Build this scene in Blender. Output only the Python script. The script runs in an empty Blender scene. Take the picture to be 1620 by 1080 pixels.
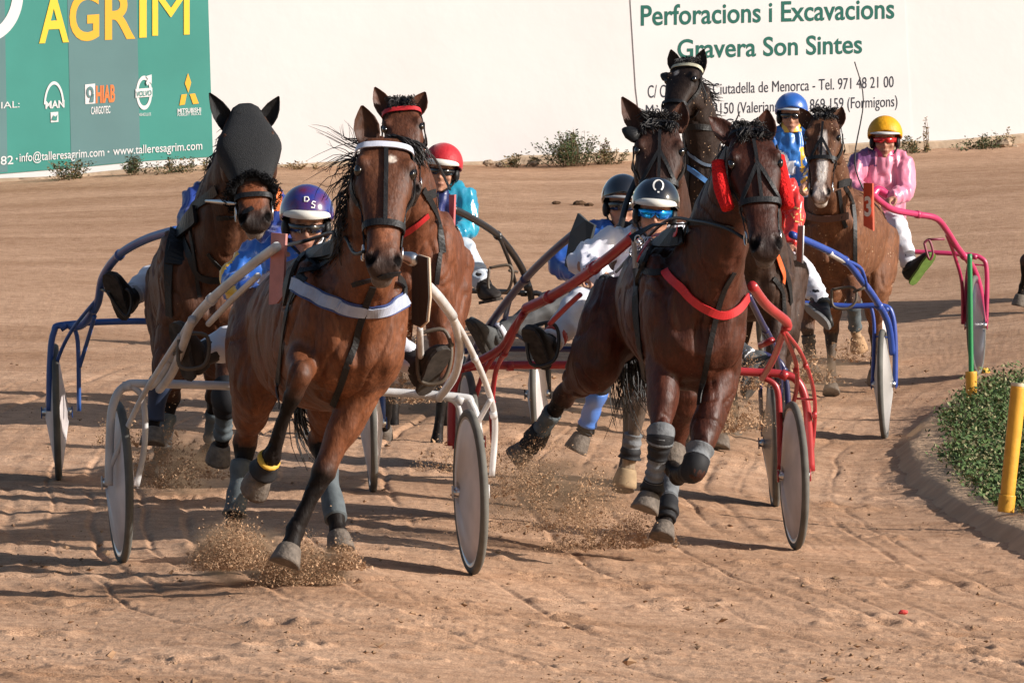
import bpy, bmesh, math, random
import numpy as np
from mathutils import Vector, Matrix, noise
from mathutils.bvhtree import BVHTree
random.seed(7); RNG = np.random.default_rng(7)
SC = bpy.context.scene; COL = SC.collection
# ------------------------------------------------------------ camera, sky, sun, exposure
FPX = 10700.0                      # focal length in pixels of the 1620 px wide photograph
CAM_H = 1.8
PITCH = math.atan(310/FPX); ROLL = math.radians(1.5)
cam_d = bpy.data.cameras.new('camera'); cam = bpy.data.objects.new('camera', cam_d); COL.objects.link(cam)
cam_d.sensor_width = 36; cam_d.lens = 36*FPX/1620; cam_d.clip_end = 3000; cam_d.clip_start = 0.5
M3 = Matrix.Rotation(math.pi/2-PITCH, 3, 'X') @ Matrix.Rotation(-ROLL, 3, 'Z')
cam.matrix_world = Matrix.Translation((0, 0, CAM_H)) @ M3.to_4x4()
SC.camera = cam
SUN_EL, SUN_AZ = math.radians(23), math.atan2(1, -0.29)
w = bpy.data.worlds.new('World'); SC.world = w; w.use_nodes = True
sky = w.node_tree.nodes.new('ShaderNodeTexSky'); sky.sky_type = 'NISHITA'; sky.sun_disc = False
sky.sun_elevation = SUN_EL; sky.sun_rotation = SUN_AZ; sky.dust_density = 2.0
bg = w.node_tree.nodes['Background']; bg.inputs[1].default_value = 0.075
w.node_tree.links.new(sky.outputs[0], bg.inputs[0])
sl = bpy.data.lights.new('sun', 'SUN'); sl.energy = 4.6; sl.angle = math.radians(0.5); sl.color = (1, .94, .88)
so = bpy.data.objects.new('sun', sl); COL.objects.link(so)
SUNV = Vector((math.sin(SUN_AZ)*math.cos(SUN_EL), math.cos(SUN_AZ)*math.cos(SUN_EL), math.sin(SUN_EL)))
so.rotation_euler = SUNV.to_track_quat('Z', 'Y').to_euler()
SC.view_settings.view_transform = 'Standard'; SC.view_settings.look = 'None'
SC.view_settings.exposure = 0.62; SC.view_settings.gamma = 1
SC.render.engine = 'CYCLES'
SC.cycles.use_denoising = True
SC.cycles.max_bounces = 6
# ------------------------------------------------------------ geometry helpers
CAMLOC = Vector((0, 0, CAM_H))
def ray(px, py):
    v = M3 @ Vector(((px-810)/FPX, (540-py)/FPX, -1.0)); return v
def P(px, py, d):
    v = ray(px, py); return CAMLOC + v*(d/v.y)
def project(p):
    v = M3.transposed() @ (Vector(p)-CAMLOC); return (810 + FPX*v.x/-v.z, 540 - FPX*v.y/-v.z)
def V(a): return np.array(a, dtype=float)
def nrm(a):
    a = np.asarray(a, float); return a/max(np.linalg.norm(a), 1e-9)
class MB:
    def __init__(s): s.v = []; s.f = []
    def verts(s, vs):
        b = len(s.v); s.v.extend([tuple(map(float, q)) for q in vs]); return b
    def grid(s, rows, closed=True, caps=True):
        n = len(rows[0]); b = s.verts([q for r in rows for q in r])
        for i in range(len(rows)-1):
            for j in range(n if closed else n-1):
                k = (j+1) % n
                s.f.append((b+i*n+j, b+i*n+k, b+(i+1)*n+k, b+(i+1)*n+j))
        if caps and closed:
            for i, rev in ((0, True), (len(rows)-1, False)):
                c = s.verts([np.mean(np.array(rows[i], float), axis=0)])
                for j in range(n):
                    k = (j+1) % n
                    t = (b+i*n+j, b+i*n+k, c)
                    s.f.append(t[::-1] if rev else t)
    def tube(s, pts, rad, n=8, sub=5, asp=1.0, up=(0, 0, 1), caps=True):
        pts = [V(p) for p in pts]
        if not hasattr(rad, '__len__'): rad = [rad]*len(pts)
        pts, rad = spline(pts, rad, sub)
        rows = []; prev = None
        for i in range(len(pts)):
            t = nrm(pts[min(i+1, len(pts)-1)]-pts[max(i-1, 0)])
            if prev is None:
                u = V(up); u = u - t*np.dot(u, t)
                if np.linalg.norm(u) < .2: u = V((0, 1, 0)) - t*t[1]
            else: u = prev - t*np.dot(prev, t)
            u = nrm(u); prev = u; sd = np.cross(t, u)
            rows.append([pts[i] + rad[i]*(math.cos(a)*sd + asp*math.sin(a)*u) for a in np.linspace(0, 2*math.pi, n, endpoint=False)])
        s.grid(rows, True, caps)
    def ell(s, c, axes, n=14, m=9):
        c = V(c); A = [V(a) for a in axes]; rows = []
        for i in range(1, m):
            th = math.pi*i/m
            rows.append([c + A[2]*math.cos(th) + math.sin(th)*(A[0]*math.cos(p)+A[1]*math.sin(p)) for p in np.linspace(0, 2*math.pi, n, endpoint=False)])
        s.grid(rows)
        # caps close with a flat fan near the poles
    def box(s, c, ax, ay, az):
        c, ax, ay, az = V(c), V(ax), V(ay), V(az)
        b = s.verts([c + i*ax + j*ay + k*az for i in (-1, 1) for j in (-1, 1) for k in (-1, 1)])
        for q in ((0, 1, 3, 2), (4, 6, 7, 5), (0, 4, 5, 1), (2, 3, 7, 6), (0, 2, 6, 4), (1, 5, 7, 3)): s.f.append(tuple(b+i for i in q))
    def ribbon(s, pts, nors, wid, th=.004):
        pts = [V(p) for p in pts]; rows = []
        for i, p in enumerate(pts):
            t = nrm(pts[min(i+1, len(pts)-1)]-pts[max(i-1, 0)]); n = nrm(V(nors[i])-t*np.dot(V(nors[i]), t)); sd = np.cross(t, n)
            ww = wid[i] if hasattr(wid, '__len__') else wid
            rows.append([p-sd*ww/2, p+sd*ww/2, p+sd*ww/2+n*th, p-sd*ww/2+n*th])
        s.grid(rows)
    def mesh(s, name):
        m = bpy.data.meshes.new(name); m.from_pydata(s.v, [], s.f); m.update(); return m
    def build(s, name, mat, parent=None, smooth=True, flip=False):
        m = s.mesh(name)
        if flip: m.flip_normals()
        return link(name, m, mat, parent, smooth)
def fixn(m):
    bm = bmesh.new(); bm.from_mesh(m); bmesh.ops.recalc_face_normals(bm, faces=bm.faces); bm.to_mesh(m); bm.free()
def link(name, m, mat, parent=None, smooth=True):
    fixn(m)
    o = bpy.data.objects.new(name, m); COL.objects.link(o)
    if mat is not None: m.materials.clear(); m.materials.append(mat)
    if smooth: m.polygons.foreach_set('use_smooth', [True]*len(m.polygons))
    if parent is not None:
        o.parent = parent
        o.matrix_parent_inverse = Matrix.Translation(-Vector(parent['base'])) if 'base' in parent else Matrix.Identity(4)
    return o
def spline(pts, rad, sub):
    if len(pts) == 2 or sub <= 1:
        return pts, rad
    P_, R_ = [], []
    n = len(pts)
    for i in range(n-1):
        p0, p1, p2, p3 = pts[max(i-1, 0)], pts[i], pts[i+1], pts[min(i+2, n-1)]
        r1, r2 = rad[i], rad[i+1]
        for k in range(sub):
            t = k/sub
            P_.append(.5*((2*p1)+(p2-p0)*t+(2*p0-5*p1+4*p2-p3)*t*t+(3*p1-p0-3*p2+p3)*t**3))
            R_.append(r1+(r2-r1)*(t*t*(3-2*t)))
    P_.append(pts[-1]); R_.append(rad[-1]); return P_, R_
def thing(name, label, cat, base, group=None):
    o = bpy.data.objects.new(name, None); COL.objects.link(o); o.location = base; o['base'] = list(map(float, base))
    o.empty_display_size = .1
    tag(o, label, cat, group); return o
def tag(o, label=None, cat=None, group=None, kind=None):
    if label: o['label'] = label
    if cat: o['category'] = cat
    if group: o['group'] = group
    if kind: o['kind'] = kind
    return o
# ------------------------------------------------------------ materials
def srgb(r, g, b):
    f = lambda c: (c/255/12.92 if c/255 <= .04045 else ((c/255+.055)/1.055)**2.4)
    return (f(r), f(g), f(b))
_mats = {}
def mat(name, col, rough=.5, spec=.5, metal=0, noise_amt=.0, nscale=20, bump=0, bscale=60, sheen=0, col2=None, coat=0, trans=0):
    key = (name,)
    if key in _mats: return _mats[key]
    m = bpy.data.materials.new(name); m.use_nodes = True; nt = m.node_tree; b = nt.nodes['Principled BSDF']
    b.inputs['Roughness'].default_value = rough; b.inputs['Specular IOR Level'].default_value = spec; b.inputs['Metallic'].default_value = metal
    if sheen: b.inputs['Sheen Weight'].default_value = sheen; b.inputs['Sheen Roughness'].default_value = .4
    if coat: b.inputs['Coat Weight'].default_value = coat; b.inputs['Coat Roughness'].default_value = .06
    if trans: b.inputs['Transmission Weight'].default_value = trans
    b.inputs['Base Color'].default_value = (*col, 1)
    tc = nt.nodes.new('ShaderNodeTexCoord')
    if noise_amt or col2:
        n = nt.nodes.new('ShaderNodeTexNoise'); n.inputs['Scale'].default_value = nscale; n.inputs['Detail'].default_value = 6
        nt.links.new(tc.outputs['Object'], n.inputs['Vector'])
        r = nt.nodes.new('ShaderNodeValToRGB'); r.color_ramp.elements[0].position = .35; r.color_ramp.elements[1].position = .68
        c2 = col2 if col2 else tuple(c*(1-noise_amt) for c in col)
        r.color_ramp.elements[0].color = (*c2, 1); r.color_ramp.elements[1].color = (*col, 1)
        nt.links.new(n.outputs['Fac'], r.inputs[0]); nt.links.new(r.outputs[0], b.inputs['Base Color'])
    if bump:
        n = nt.nodes.new('ShaderNodeTexNoise'); n.inputs['Scale'].default_value = bscale; n.inputs['Detail'].default_value = 5
        nt.links.new(tc.outputs['Object'], n.inputs['Vector'])
        bp = nt.nodes.new('ShaderNodeBump'); bp.inputs['Strength'].default_value = bump; bp.inputs['Distance'].default_value = .02
        nt.links.new(n.outputs['Fac'], bp.inputs['Height']); nt.links.new(bp.outputs[0], b.inputs['Normal'])
    _mats[key] = m; return m
def satin(name, col, col2=None, rough=.36):
    m = mat(name, col, rough, .7, sheen=.3, bump=.28, bscale=9, col2=col2, nscale=4); return m
# ------------------------------------------------------------ ground: banked sand turn through the wheel contacts
def basis(px, u):
    x = (np.clip(px, -500, 2100)-810)/810; v = (u-.03)*50
    return np.stack([np.ones_like(x), v, x, x*v, v*v], -1)
_pts = [(190, 890, 30.2), (745, 905, 29.9), (470, 925, 28.2), (1260, 866, 33.3), (93, 757, 35.5), (590, 776, 35.1), (1225, 800, 37.2),
        (1398, 694, 44), (1547, 591, 48.5), (0, 276, 75), (335, 258, 75), (860, 258, 75), (1250, 246, 75), (1600, 237, 75),
        (810, 1080, 24.6), (0, 1075, 24.6), (1620, 1085, 25.2)]
_A = basis(np.array([p[0] for p in _pts], float), np.array([1/p[2] for p in _pts])); _y = np.array([p[1] for p in _pts], float)
_c = np.linalg.lstsq(_A, _y, rcond=None)[0]
_wx = [-600, 0, 335, 600, 860, 1250, 1600, 2200]; _wy = [330, 277, 259, 259, 259.5, 248, 239, 222]
_q = lambda px, u: np.stack([(np.clip(px, -500, 2100)-810)/810*1.6, (u-.03)*90], -1)
_K = lambda A, B: np.exp(-((A[:, None, :]-B[None])**2).sum(-1)/.35)
_Q = _q(np.array([p[0] for p in _pts[:9]], float), np.array([1/p[2] for p in _pts[:9]]))
_w = np.linalg.solve(_K(_Q, _Q)+.06*np.eye(9), (_y-_A @ _c)[:9])
def yground(px, d):
    px = np.asarray(px, float); d = np.asarray(d, float); y = basis(px, 1/d) @ _c
    sh = np.shape(y); y = np.asarray(y) + (_K(_q(np.broadcast_to(px, sh).ravel(), np.broadcast_to(1/d, sh).ravel()), _Q) @ _w).reshape(sh)
    k = np.clip((d-52)/(75-52), 0, 1); k = k*k*(3-2*k)
    return y + k*(np.interp(px, _wx, _wy) - basis(px, np.full_like(px, 1/75)) @ _c)
_dd = np.linspace(16, 90, 1500)
def gd(px, py):
    ys = yground(np.full_like(_dd, px), _dd)
    return float(np.interp(-py, -ys, _dd))
def G(px, py): return P(px, py, gd(px, py))
def gz(px, d):
    return P(px, float(yground(px, d)), d)
def gz_xy(X, Y):
    px = 810 + X/Y*FPX
    p = P(px, float(yground(px, Y)), Y); px += (X-p.x)/Y*FPX
    return P(px, float(yground(px, Y)), Y).z
def fbm(X, Y, sc, seed):
    # cheap tileless value noise, vectorised
    out = np.zeros_like(X); a = 1.0
    for o in range(4):
        x = X*sc*2**o + seed*17.3+o*5.1; y = Y*sc*2**o + seed*9.7
        xi = np.floor(x); yi = np.floor(y); fx = x-xi; fy = y-yi; fx = fx*fx*(3-2*fx); fy = fy*fy*(3-2*fy)
        h = lambda i, j: np.modf(np.abs(np.sin(i*127.1+j*311.7+seed*3.3)*43758.5453))[0]
        out += a*((h(xi, yi)*(1-fx)+h(xi+1, yi)*fx)*(1-fy)+(h(xi, yi+1)*(1-fx)+h(xi+1, yi+1)*fx)*fy-.5); a *= .5
    return out
TC = (48.0, 37.5)       # centre of the turn
def ground_mesh():
    ypix = np.concatenate([np.linspace(1130, 560, 380), np.linspace(558, 262, 90)])
    inner = np.linspace(-120, 1740, 680)
    cols = np.concatenate([np.linspace(-4200, -160, 30), inner, np.linspace(1780, 5800, 30)])
    # depth rows from the centre column
    ds = np.array([gd(810, y) for y in ypix]); ds = np.concatenate([[6, 12, 18], ds[ds > 18.5], np.linspace(ds[-1]+1, 86, 9)])
    PX, D = np.meshgrid(cols, ds)
    Yp = yground(PX.ravel(), np.maximum(D.ravel(), 20)).reshape(PX.shape)
    m = np.array(M3)
    rx = (PX-810)/FPX; ry = (540-Yp)/FPX
    vx = m[0, 0]*rx+m[0, 1]*ry-m[0, 2]; vy = m[1, 0]*rx+m[1, 1]*ry-m[1, 2]; vz = m[2, 0]*rx+m[2, 1]*ry-m[2, 2]
    X = vx/vy*D; Y = D.copy(); Z = CAM_H + vz/vy*np.maximum(D, 20)
    R = np.hypot(X-TC[0], Y-TC[1]); T = np.arctan2(Y-TC[1], TC[0]-X)*48
    ok = (D > 18)
    near = np.clip((60-D)/20, 0.15, 1)
    patch = np.clip(fbm(X, Y, .8, 8)+.5, 0, 1.2)
    h = .006*fbm(X, Y, 1.3, 1) + .005*fbm(X, Y, 5, 2)*patch + .006*fbm(X, Y, 14, 21)*(.35+patch) + .004*fbm(X, Y, 40, 24) + .014*np.clip(fbm(X, Y, 24, 3)-.26, 0, 1)*2.2*patch - .03*np.clip(fbm(X, Y*.7, 9, 17)-.38, 0, 1)*patch
    wob = .16*fbm(T, R*.5, .35, 5)
    for (r0, wd, dp) in RUTS:
        dp = dp*.95; wd = wd*(.55 if wd < .1 else 1)
        q = (R+wob-r0)/wd
        h += -dp*np.exp(-q*q)*1.5*np.clip(fbm(T*.45, R*.1, .9, int(r0*10) % 97)+.22, 0, 1.1)*(.5+np.clip(fbm(T, R, 3.2, 31)+.4, 0, 1.2)) + dp*.25*np.exp(-((q-1.7)/.8)**2)*1.4*np.clip(fbm(T*.35, R*.1, 1.1, int(r0*10) % 97)+.25, 0, 1.1)
    h += .006*np.sin(R*38+3*fbm(X, Y, .8, 12))*np.clip(fbm(T*.3, R, 1.2, 13)+.3, 0, 1)
    Z = Z + h*.72*near*ok
    for (px, py, rr, dp) in DENTS:
        c = G(px, py); q = np.hypot(X-c.x, Y-c.y)/rr; Z += ok*(-dp*np.exp(-q*q)+dp*.6*np.exp(-((q-1.6)/.5)**2))
    nr, nc = X.shape
    m_ = bpy.data.meshes.new('track_sand')
    vs = np.stack([X, Y, Z], -1).reshape(-1, 3)
    i = np.arange(nr-1)[:, None]*nc + np.arange(nc-1)[None]; i = i.ravel()
    fs = np.stack([i, i+1, i+nc+1, i+nc], -1)
    m_.vertices.add(len(vs)); m_.vertices.foreach_set('co', vs.ravel())
    m_.loops.add(len(fs)*4); m_.loops.foreach_set('vertex_index', fs.ravel())
    m_.polygons.add(len(fs)); m_.polygons.foreach_set('loop_start', np.arange(len(fs))*4); m_.polygons.foreach_set('loop_total', np.full(len(fs), 4))
    m_.update(); m_.validate()
    return m_
RUTS = [(46.2, .025, .016), (46.45, .02, .014), (46.7, .025, .016), (47.1, .02, .015), (47.42, .025, .016), (47.85, .02, .014), (48.5, .025, .018), (49.3, .02, .015), (50.05, .025, .018), (50.5, .02, .016), (51.5, .025, .018), (46.35, .035, .018), (46.55, .03, .02), (46.9, .04, .02), (47.25, .04, .022), (47.6, .035, .016), (48.05, .04, .022), (48.3, .05, .02), (48.75, .03, .022),
        (49.1, .04, .022), (49.5, .035, .02), (49.85, .04, .024), (50.3, .03, .02), (50.7, .05, .02), (51.2, .04, .02), (51.8, .04, .02), (52.4, .05, .02), (47.0, .18, .014), (49.0, .2, .016), (50.4, .22, .014)]
DENTS = [(float(RNG.uniform(0, 1620)), float(RNG.uniform(640, 1075)), float(RNG.uniform(.05, .10)), float(RNG.uniform(.012, .03))) for _ in range(150)]
def sand_material():
    m = bpy.data.materials.new('sand'); m.use_nodes = True; nt = m.node_tree; b = nt.nodes['Principled BSDF']
    b.inputs['Roughness'].default_value = .95; b.inputs['Specular IOR Level'].default_value = .15
    geo = nt.nodes.new('ShaderNodeNewGeometry')
    def nz(scale, detail=8, dist=0):
        n = nt.nodes.new('ShaderNodeTexNoise'); n.inputs['Scale'].default_value = scale; n.inputs['Detail'].default_value = detail
        n.inputs['Distortion'].default_value = dist
        nt.links.new(geo.outputs['Position'], n.inputs['Vector']); return n
    n1 = nz(1.0, 7, .5); mp1 = nt.nodes.new('ShaderNodeMapping'); mp1.inputs['Scale'].default_value = (.32, .85, 1); nt.links.new(geo.outputs['Position'], mp1.inputs[0]); nt.links.new(mp1.outputs[0], n1.inputs['Vector']); n2 = nz(9, 8); n3 = nz(135, 5)
    r1 = nt.nodes.new('ShaderNodeValToRGB'); e = r1.color_ramp.elements
    e[0].position = .32; e[0].color = (.405, .238, .139, 1); e[1].position = .66; e[1].color = (.57, .362, .232, 1)
    nt.links.new(n1.outputs['Fac'], r1.inputs[0])
    r2 = nt.nodes.new('ShaderNodeValToRGB'); e = r2.color_ramp.elements
    e[0].position = .3; e[0].color = (.74, .69, .65, 1); e[1].position = .60; e[1].color = (1, 1, 1, 1)
    nt.links.new(n2.outputs['Fac'], r2.inputs[0])
    r3 = nt.nodes.new('ShaderNodeValToRGB'); e = r3.color_ramp.elements
    e[0].position = .3; e[0].color = (.46, .42, .40, 1); e[1].position = .60; e[1].color = (1.1, 1.1, 1.1, 1)
    nt.links.new(n3.outputs['Fac'], r3.inputs[0])
    def mul(a, c):
        x = nt.nodes.new('ShaderNodeMix'); x.data_type = 'RGBA'; x.blend_type = 'MULTIPLY'; x.inputs[0].default_value = 1
        nt.links.new(a, x.inputs[6]); nt.links.new(c, x.inputs[7]); return x.outputs[2]
    nt.links.new(mul(mul(r1.outputs[0], r2.outputs[0]), r3.outputs[0]), b.inputs['Base Color'])
    nb = nz(28, 10); bp = nt.nodes.new('ShaderNodeBump'); bp.inputs['Strength'].default_value = .38; bp.inputs['Distance'].default_value = .02
    nt.links.new(nb.outputs['Fac'], bp.inputs['Height'])
    bp2 = nt.nodes.new('ShaderNodeBump'); bp2.inputs['Strength'].default_value = .7; bp2.inputs['Distance'].default_value = .006
    nb2 = nz(140, 4); nt.links.new(nb2.outputs['Fac'], bp2.inputs['Height']); nt.links.new(bp.outputs[0], bp2.inputs['Normal'])
    nt.links.new(bp2.outputs[0], b.inputs['Normal'])
    return m
SAND = sand_material()
tag(link('track', ground_mesh(), SAND), kind='structure')
# ------------------------------------------------------------ boundary wall, banner and sign
WD = 75.0
MWALL = mat('white_plaster', (.68, .665, .66), .9, .2, noise_amt=.05, nscale=.7, bump=.16, bscale=5)
WT = math.tan(math.radians(14))          # the wall stands askew, its left end nearer
def wdep(px): return WD/(1-WT*(px-810)/FPX)
def wallpt(px, py, off=0.0):
    v = ray(px, py); return CAMLOC + v*((WD/(1-WT*v.x/v.y)-off)/v.y)
def build_wall():
    b = MB(); zt = CAM_H + 2.9; n = 60
    rows = []
    for k in range(n+1):
        px = -2500 + 7000*k/n; WY = wdep(px); x = (px-810)/FPX*WY
        z0 = gz(px, WY).z - .25
        rows.append([(x, WY, z0), (x, WY, zt), (x, WY+.3, zt), (x, WY+.3, z0)])
    b.grid(rows)
    o = b.build('boundary_wall', MWALL, smooth=False)
    tag(o, 'long white plastered wall along the far side of the sand track', 'wall')
    # low plinth at the foot of the wall
    p = MB(); rows = []
    for k in range(241):
        px = -2500+7000*k/240; WY = wdep(px); x = (px-810)/FPX*WY; z = gz(px, WY).z
        e = .05*noise.noise((x*1.7, 0, 1)); h = (.10 if px > 820 else .035)+.04*noise.noise((x*.9, 3, 1))
        rows.append([(x, WY-.12-e, z-.2), (x, WY-.10-e, z+h*.8), (x, WY-.05, z+h), (x, WY-.003, z+h), (x, WY-.003, z-.2)])
    p.grid(rows); p.build('footing', mat('plaster_footing', (.50, .38, .27), .95, .1, noise_amt=.25, nscale=4, bump=.8, bscale=8), None, False)
    f = bpy.data.objects['footing']; f.parent = o; o['base'] = [0, 0, 0]
    return o
WALL = build_wall()
def text_mesh2d(s, bold=0.0):
    c = bpy.data.curves.new('t', 'FONT'); c.body = s; c.resolution_u = 5; c.offset = bold
    o = bpy.data.objects.new('t', c); COL.objects.link(o)
    dg = bpy.context.evaluated_depsgraph_get(); m = bpy.data.meshes.new_from_object(o.evaluated_get(dg))
    vs = np.array([v.co[:] for v in m.vertices]).reshape(-1, 3); fs = [tuple(p.vertices) for p in m.polygons]
    bpy.data.objects.remove(o); bpy.data.curves.remove(c); bpy.data.meshes.remove(m); return vs, fs
def wall_text(s, p0, p1, cap, name, mt, parent, bold=0.0, off=.012, ref=.729, lean=0.0):
    """lettering painted on the panel: baseline from p0 to p1 (photo pixels seen on the wall), cap height in the same units"""
    vs, fs = text_mesh2d(s, bold)
    w = vs[:, 0].max()-vs[:, 0].min(); x0 = vs[:, 0].min(); p0 = V(p0); p1 = V(p1); b = MB()
    out = []
    for x, y, _ in vs:
        q = p0 + (p1-p0)*((x-x0)/w); out.append(wallpt(q[0]+lean*y/ref*cap*-1, q[1]-y/ref*cap, off))
    b.verts(out); b.f += fs
    return b.build(name, mt, parent, False)
def wall_poly(pts, name, mt, parent, off=.012, hole=None):
    b = MB(); n = len(pts)
    if hole is None:
        b.verts([wallpt(*p, off) for p in pts]); b.f.append(tuple(range(n)))
    else:
        b.verts([wallpt(*p, off) for p in pts]+[wallpt(*p, off) for p in hole])
        for i in range(n-(0 if len(hole) == n and name != 'arc' else 1)):
            k = (i+1) % n; b.f.append((i, k, n+k, n+i))
    return b.build(name, mt, parent, False)
def arc(cx, cy, rx, ry, a0, a1, n=40, tilt=0.0):
    return [(cx+rx*math.cos(math.radians(a)), cy-ry*math.sin(math.radians(a))+tilt*rx*math.cos(math.radians(a))) for a in np.linspace(a0, a1, n)]
WH = mat('white_print', (.72, .73, .73), .6, .3); YEL = mat('yellow_print', (.86, .60, .06), .6, .3); YEL2 = mat('amber_print', (.86, .45, .05), .6, .3)
ORG = mat('orange_print', (.75, .22, .07), .6, .3); GREEN = mat('green_vinyl', (.06, .29, .245), .55, .35, noise_amt=.12, nscale=1.2, bump=.15, bscale=2)
GREY = mat('grey_green_vinyl', (.125, .24, .245), .55, .35, noise_amt=.1, nscale=1.5, bump=.15, bscale=2)
def panel(poly, name, mt, parent, th=.006, off0=0.003):
    b = MB(); n = len(poly)
    for o in (off0, off0+th): b.verts([wallpt(*p, o) for p in poly])
    b.f.append(tuple(range(n, 2*n))); b.f.append(tuple(range(n))[::-1])
    for i in range(n):
        k = (i+1) % n; b.f.append((i, k, n+k, n+i))
    return b.build(name, mt, parent, False)
def build_banner():
    t = thing('advertising_banner', 'green and grey vinyl banner with yellow lettering and vehicle maker logos on the white wall', 'banner', wallpt(160, 262))
    panel([(-420, -260), (322, -260), (330, 20), (337, 248), (225, 255), (112, 266), (-420, 309)], 'banner_sheet', GREEN, t)
    for i, q in enumerate(([(103, -150), (213, -150), (222, 254.5), (113, 265)], [(-420, -150), (5, -150), (12, 272), (-420, 305)])):
        wall_poly(q, 'grey_stripe', GREY, t, .011)
    o = .0145
    wall_text('A', (62, 67), (109, 65), 78, 'letter', YEL, t, .02, o); wall_text('G', (110, 64), (157, 61), 78, 'letter', YEL2, t, .02, o)
    wall_text('R', (166, 61.5), (214, 59.5), 78, 'letter', YEL2, t, .02, o); wall_text('I', (220.5, 58), (232, 57.5), 78, 'letter', YEL, t, .02, o)
    wall_text('M', (241, 57), (300, 55), 78, 'letter', YEL, t, .0, o)
    # ring of the emblem in the corner
    a = arc(-25, -10, 62, 78, 0, 360, 60); h = arc(-30, -12, 50, 64, 0, 360, 60); wall_poly(a, 'emblem_ring', WH, t, o, h)
    wall_text('OFICIAL:', (-42, 175), (31, 170), 11, 'lettering', WH, t, .0, o)
    wall_text('www.talleresagrim.com', (179, 245.5), (320, 236.5), 14, 'lettering', WH, t, .006, o); wall_text('info@talleresagrim.com', (31, 256), (165, 247), 14, 'lettering', WH, t, .006, o)
    wall_text('971 38 00 82', (-90, 267), (21, 259.5), 14, 'lettering', WH, t, .006, o); wall_text('·', (170, 247), (173, 246.8), 14, 'lettering', WH, t, .02, o); wall_text('·', (25, 258), (28, 257.8), 14, 'lettering', WH, t, .02, o)
    # arch logo
    wall_poly(arc(85.5, 168, 16, 39, 5, 175, 30, -.05), 'arc', WH, t, o, arc(85.5, 168, 13.2, 34, 5, 175, 30, -.05))
    bpy.context.scene.objects[-1].name
    wall_text('MAN', (72, 172), (102, 170), 12, 'lettering', WH, t, .025, o)
    wall_poly([(80, 178), (92, 177), (92.5, 193), (80.5, 194)], 'small_badge', WH, t, o)
    wall_poly([(82, 190), (85, 182), (88, 186), (91, 181), (90, 191)], 'badge_figure', GREEN, t, o+.006)
    # square emblem and orange word
    wall_poly([(134.5, 134), (150.5, 132.5), (151, 164), (135, 165)], 'square_emblem', WH, t, o)
    wall_poly(arc(142.8, 146, 5.5, 9, -60, 260, 24), 'emblem_swirl', GREY, t, o+.006, arc(143, 147, 2.6, 5, -60, 260, 24))
    wall_poly([(145, 150), (149, 149), (148, 162), (142, 162)], 'emblem_tail', GREY, t, o+.006)
    wall_text('HIAB', (152, 162.5), (182, 160.5), 27, 'lettering', ORG, t, .035, o)
    wall_text('CARGOTEC', (144, 181), (174.5, 179), 12, 'lettering', WH, t, .02, o)
    # ring with band and arrow
    wall_poly(arc(228, 147, 12.5, 27, 0, 360, 40), 'ring', WH, t, o, arc(228, 147, 9, 20.5, 0, 360, 40))
    wall_poly([(214.5, 141), (241, 139), (241, 153), (214.5, 155)], 'ring_band', WH, t, o+.004)
    wall_text('VOLVO', (216, 153), (240, 151), 8.5, 'lettering', GREEN, t, .01, o+.009)
    wall_poly([(231, 121), (240, 118), (240, 133), (237, 130), (233, 136), (231, 131), (234, 125)], 'ring_arrow', WH, t, o+.006)
    wall_text('VEHICULOS', (220, 184), (239, 183), 5, 'lettering', WH, t, .0, o)
    # three-diamond logo
    for q in ([(297.5, 116), (302.5, 131), (298, 147), (292.5, 132)], [(287, 150), (295.5, 149), (292.5, 165.5), (284, 167)], [(300, 149), (308.5, 148), (314.5, 164), (305.5, 165)]):
        wall_poly(q, 'diamond', YEL2, t, o)
    wall_text('MITSUBISHI', (281, 179), (318, 177), 7, 'lettering', WH, t, .02, o)
    wall_text('FORKLIFT TRUCKS', (281, 184), (318, 182), 4.5, 'lettering', WH, t, .01, o)
def build_sign():
    t = thing('advertising_sign', 'white painted sign with dark green and grey lettering on the white wall', 'sign', wallpt(1220, 230))
    panel([(985, -260), (1423, -260), (1432, 20), (1444, 244), (1020, 256), (1006, 140), (998, 10)], 'sign_board', mat('sign_white', (.655, .66, .66), .6, .3, noise_amt=.05, nscale=2), t, .006)
    DG = mat('dark_green_print', (.012, .11, .085), .6, .3); DK = mat('dark_grey_print', (.03, .035, .05), .6, .3); o = .012
    wall_text('Perforacions i Excavacions', (1014, 40.5), (1415, 29), 33, 'lettering', DG, t, .016, o)
    wall_text('Gravera Son Sintes', (1072, 92.5), (1364, 84), 31, 'lettering', DG, t, .016, o)
    wall_text('C/ Cim nou 3,', (1025, 155), (1112, 152), 21, 'lettering', DK, t, .0, o)
    wall_text('Ciutadella de Menorca - Tel. 971 48 21 00', (1128, 149.5), (1414, 138), 18.5, 'lettering', DK, t, .0, o)
    wall_text('Mòbils 609 869 ', (1022, 184), (1135, 180), 19, 'lettering', DK, t, .0, o)
    wall_text('150 (Valerians) - 609 869 159 (Formigons)', (1140, 180.5), (1420, 168.5), 18.5, 'lettering', DK, t, .0, o)
    wall_text('Gravall', (1146, 205.5), (1212, 203.5), 18.5, 'lettering', DK, t, .0, o)
build_banner(); build_sign()
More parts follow.
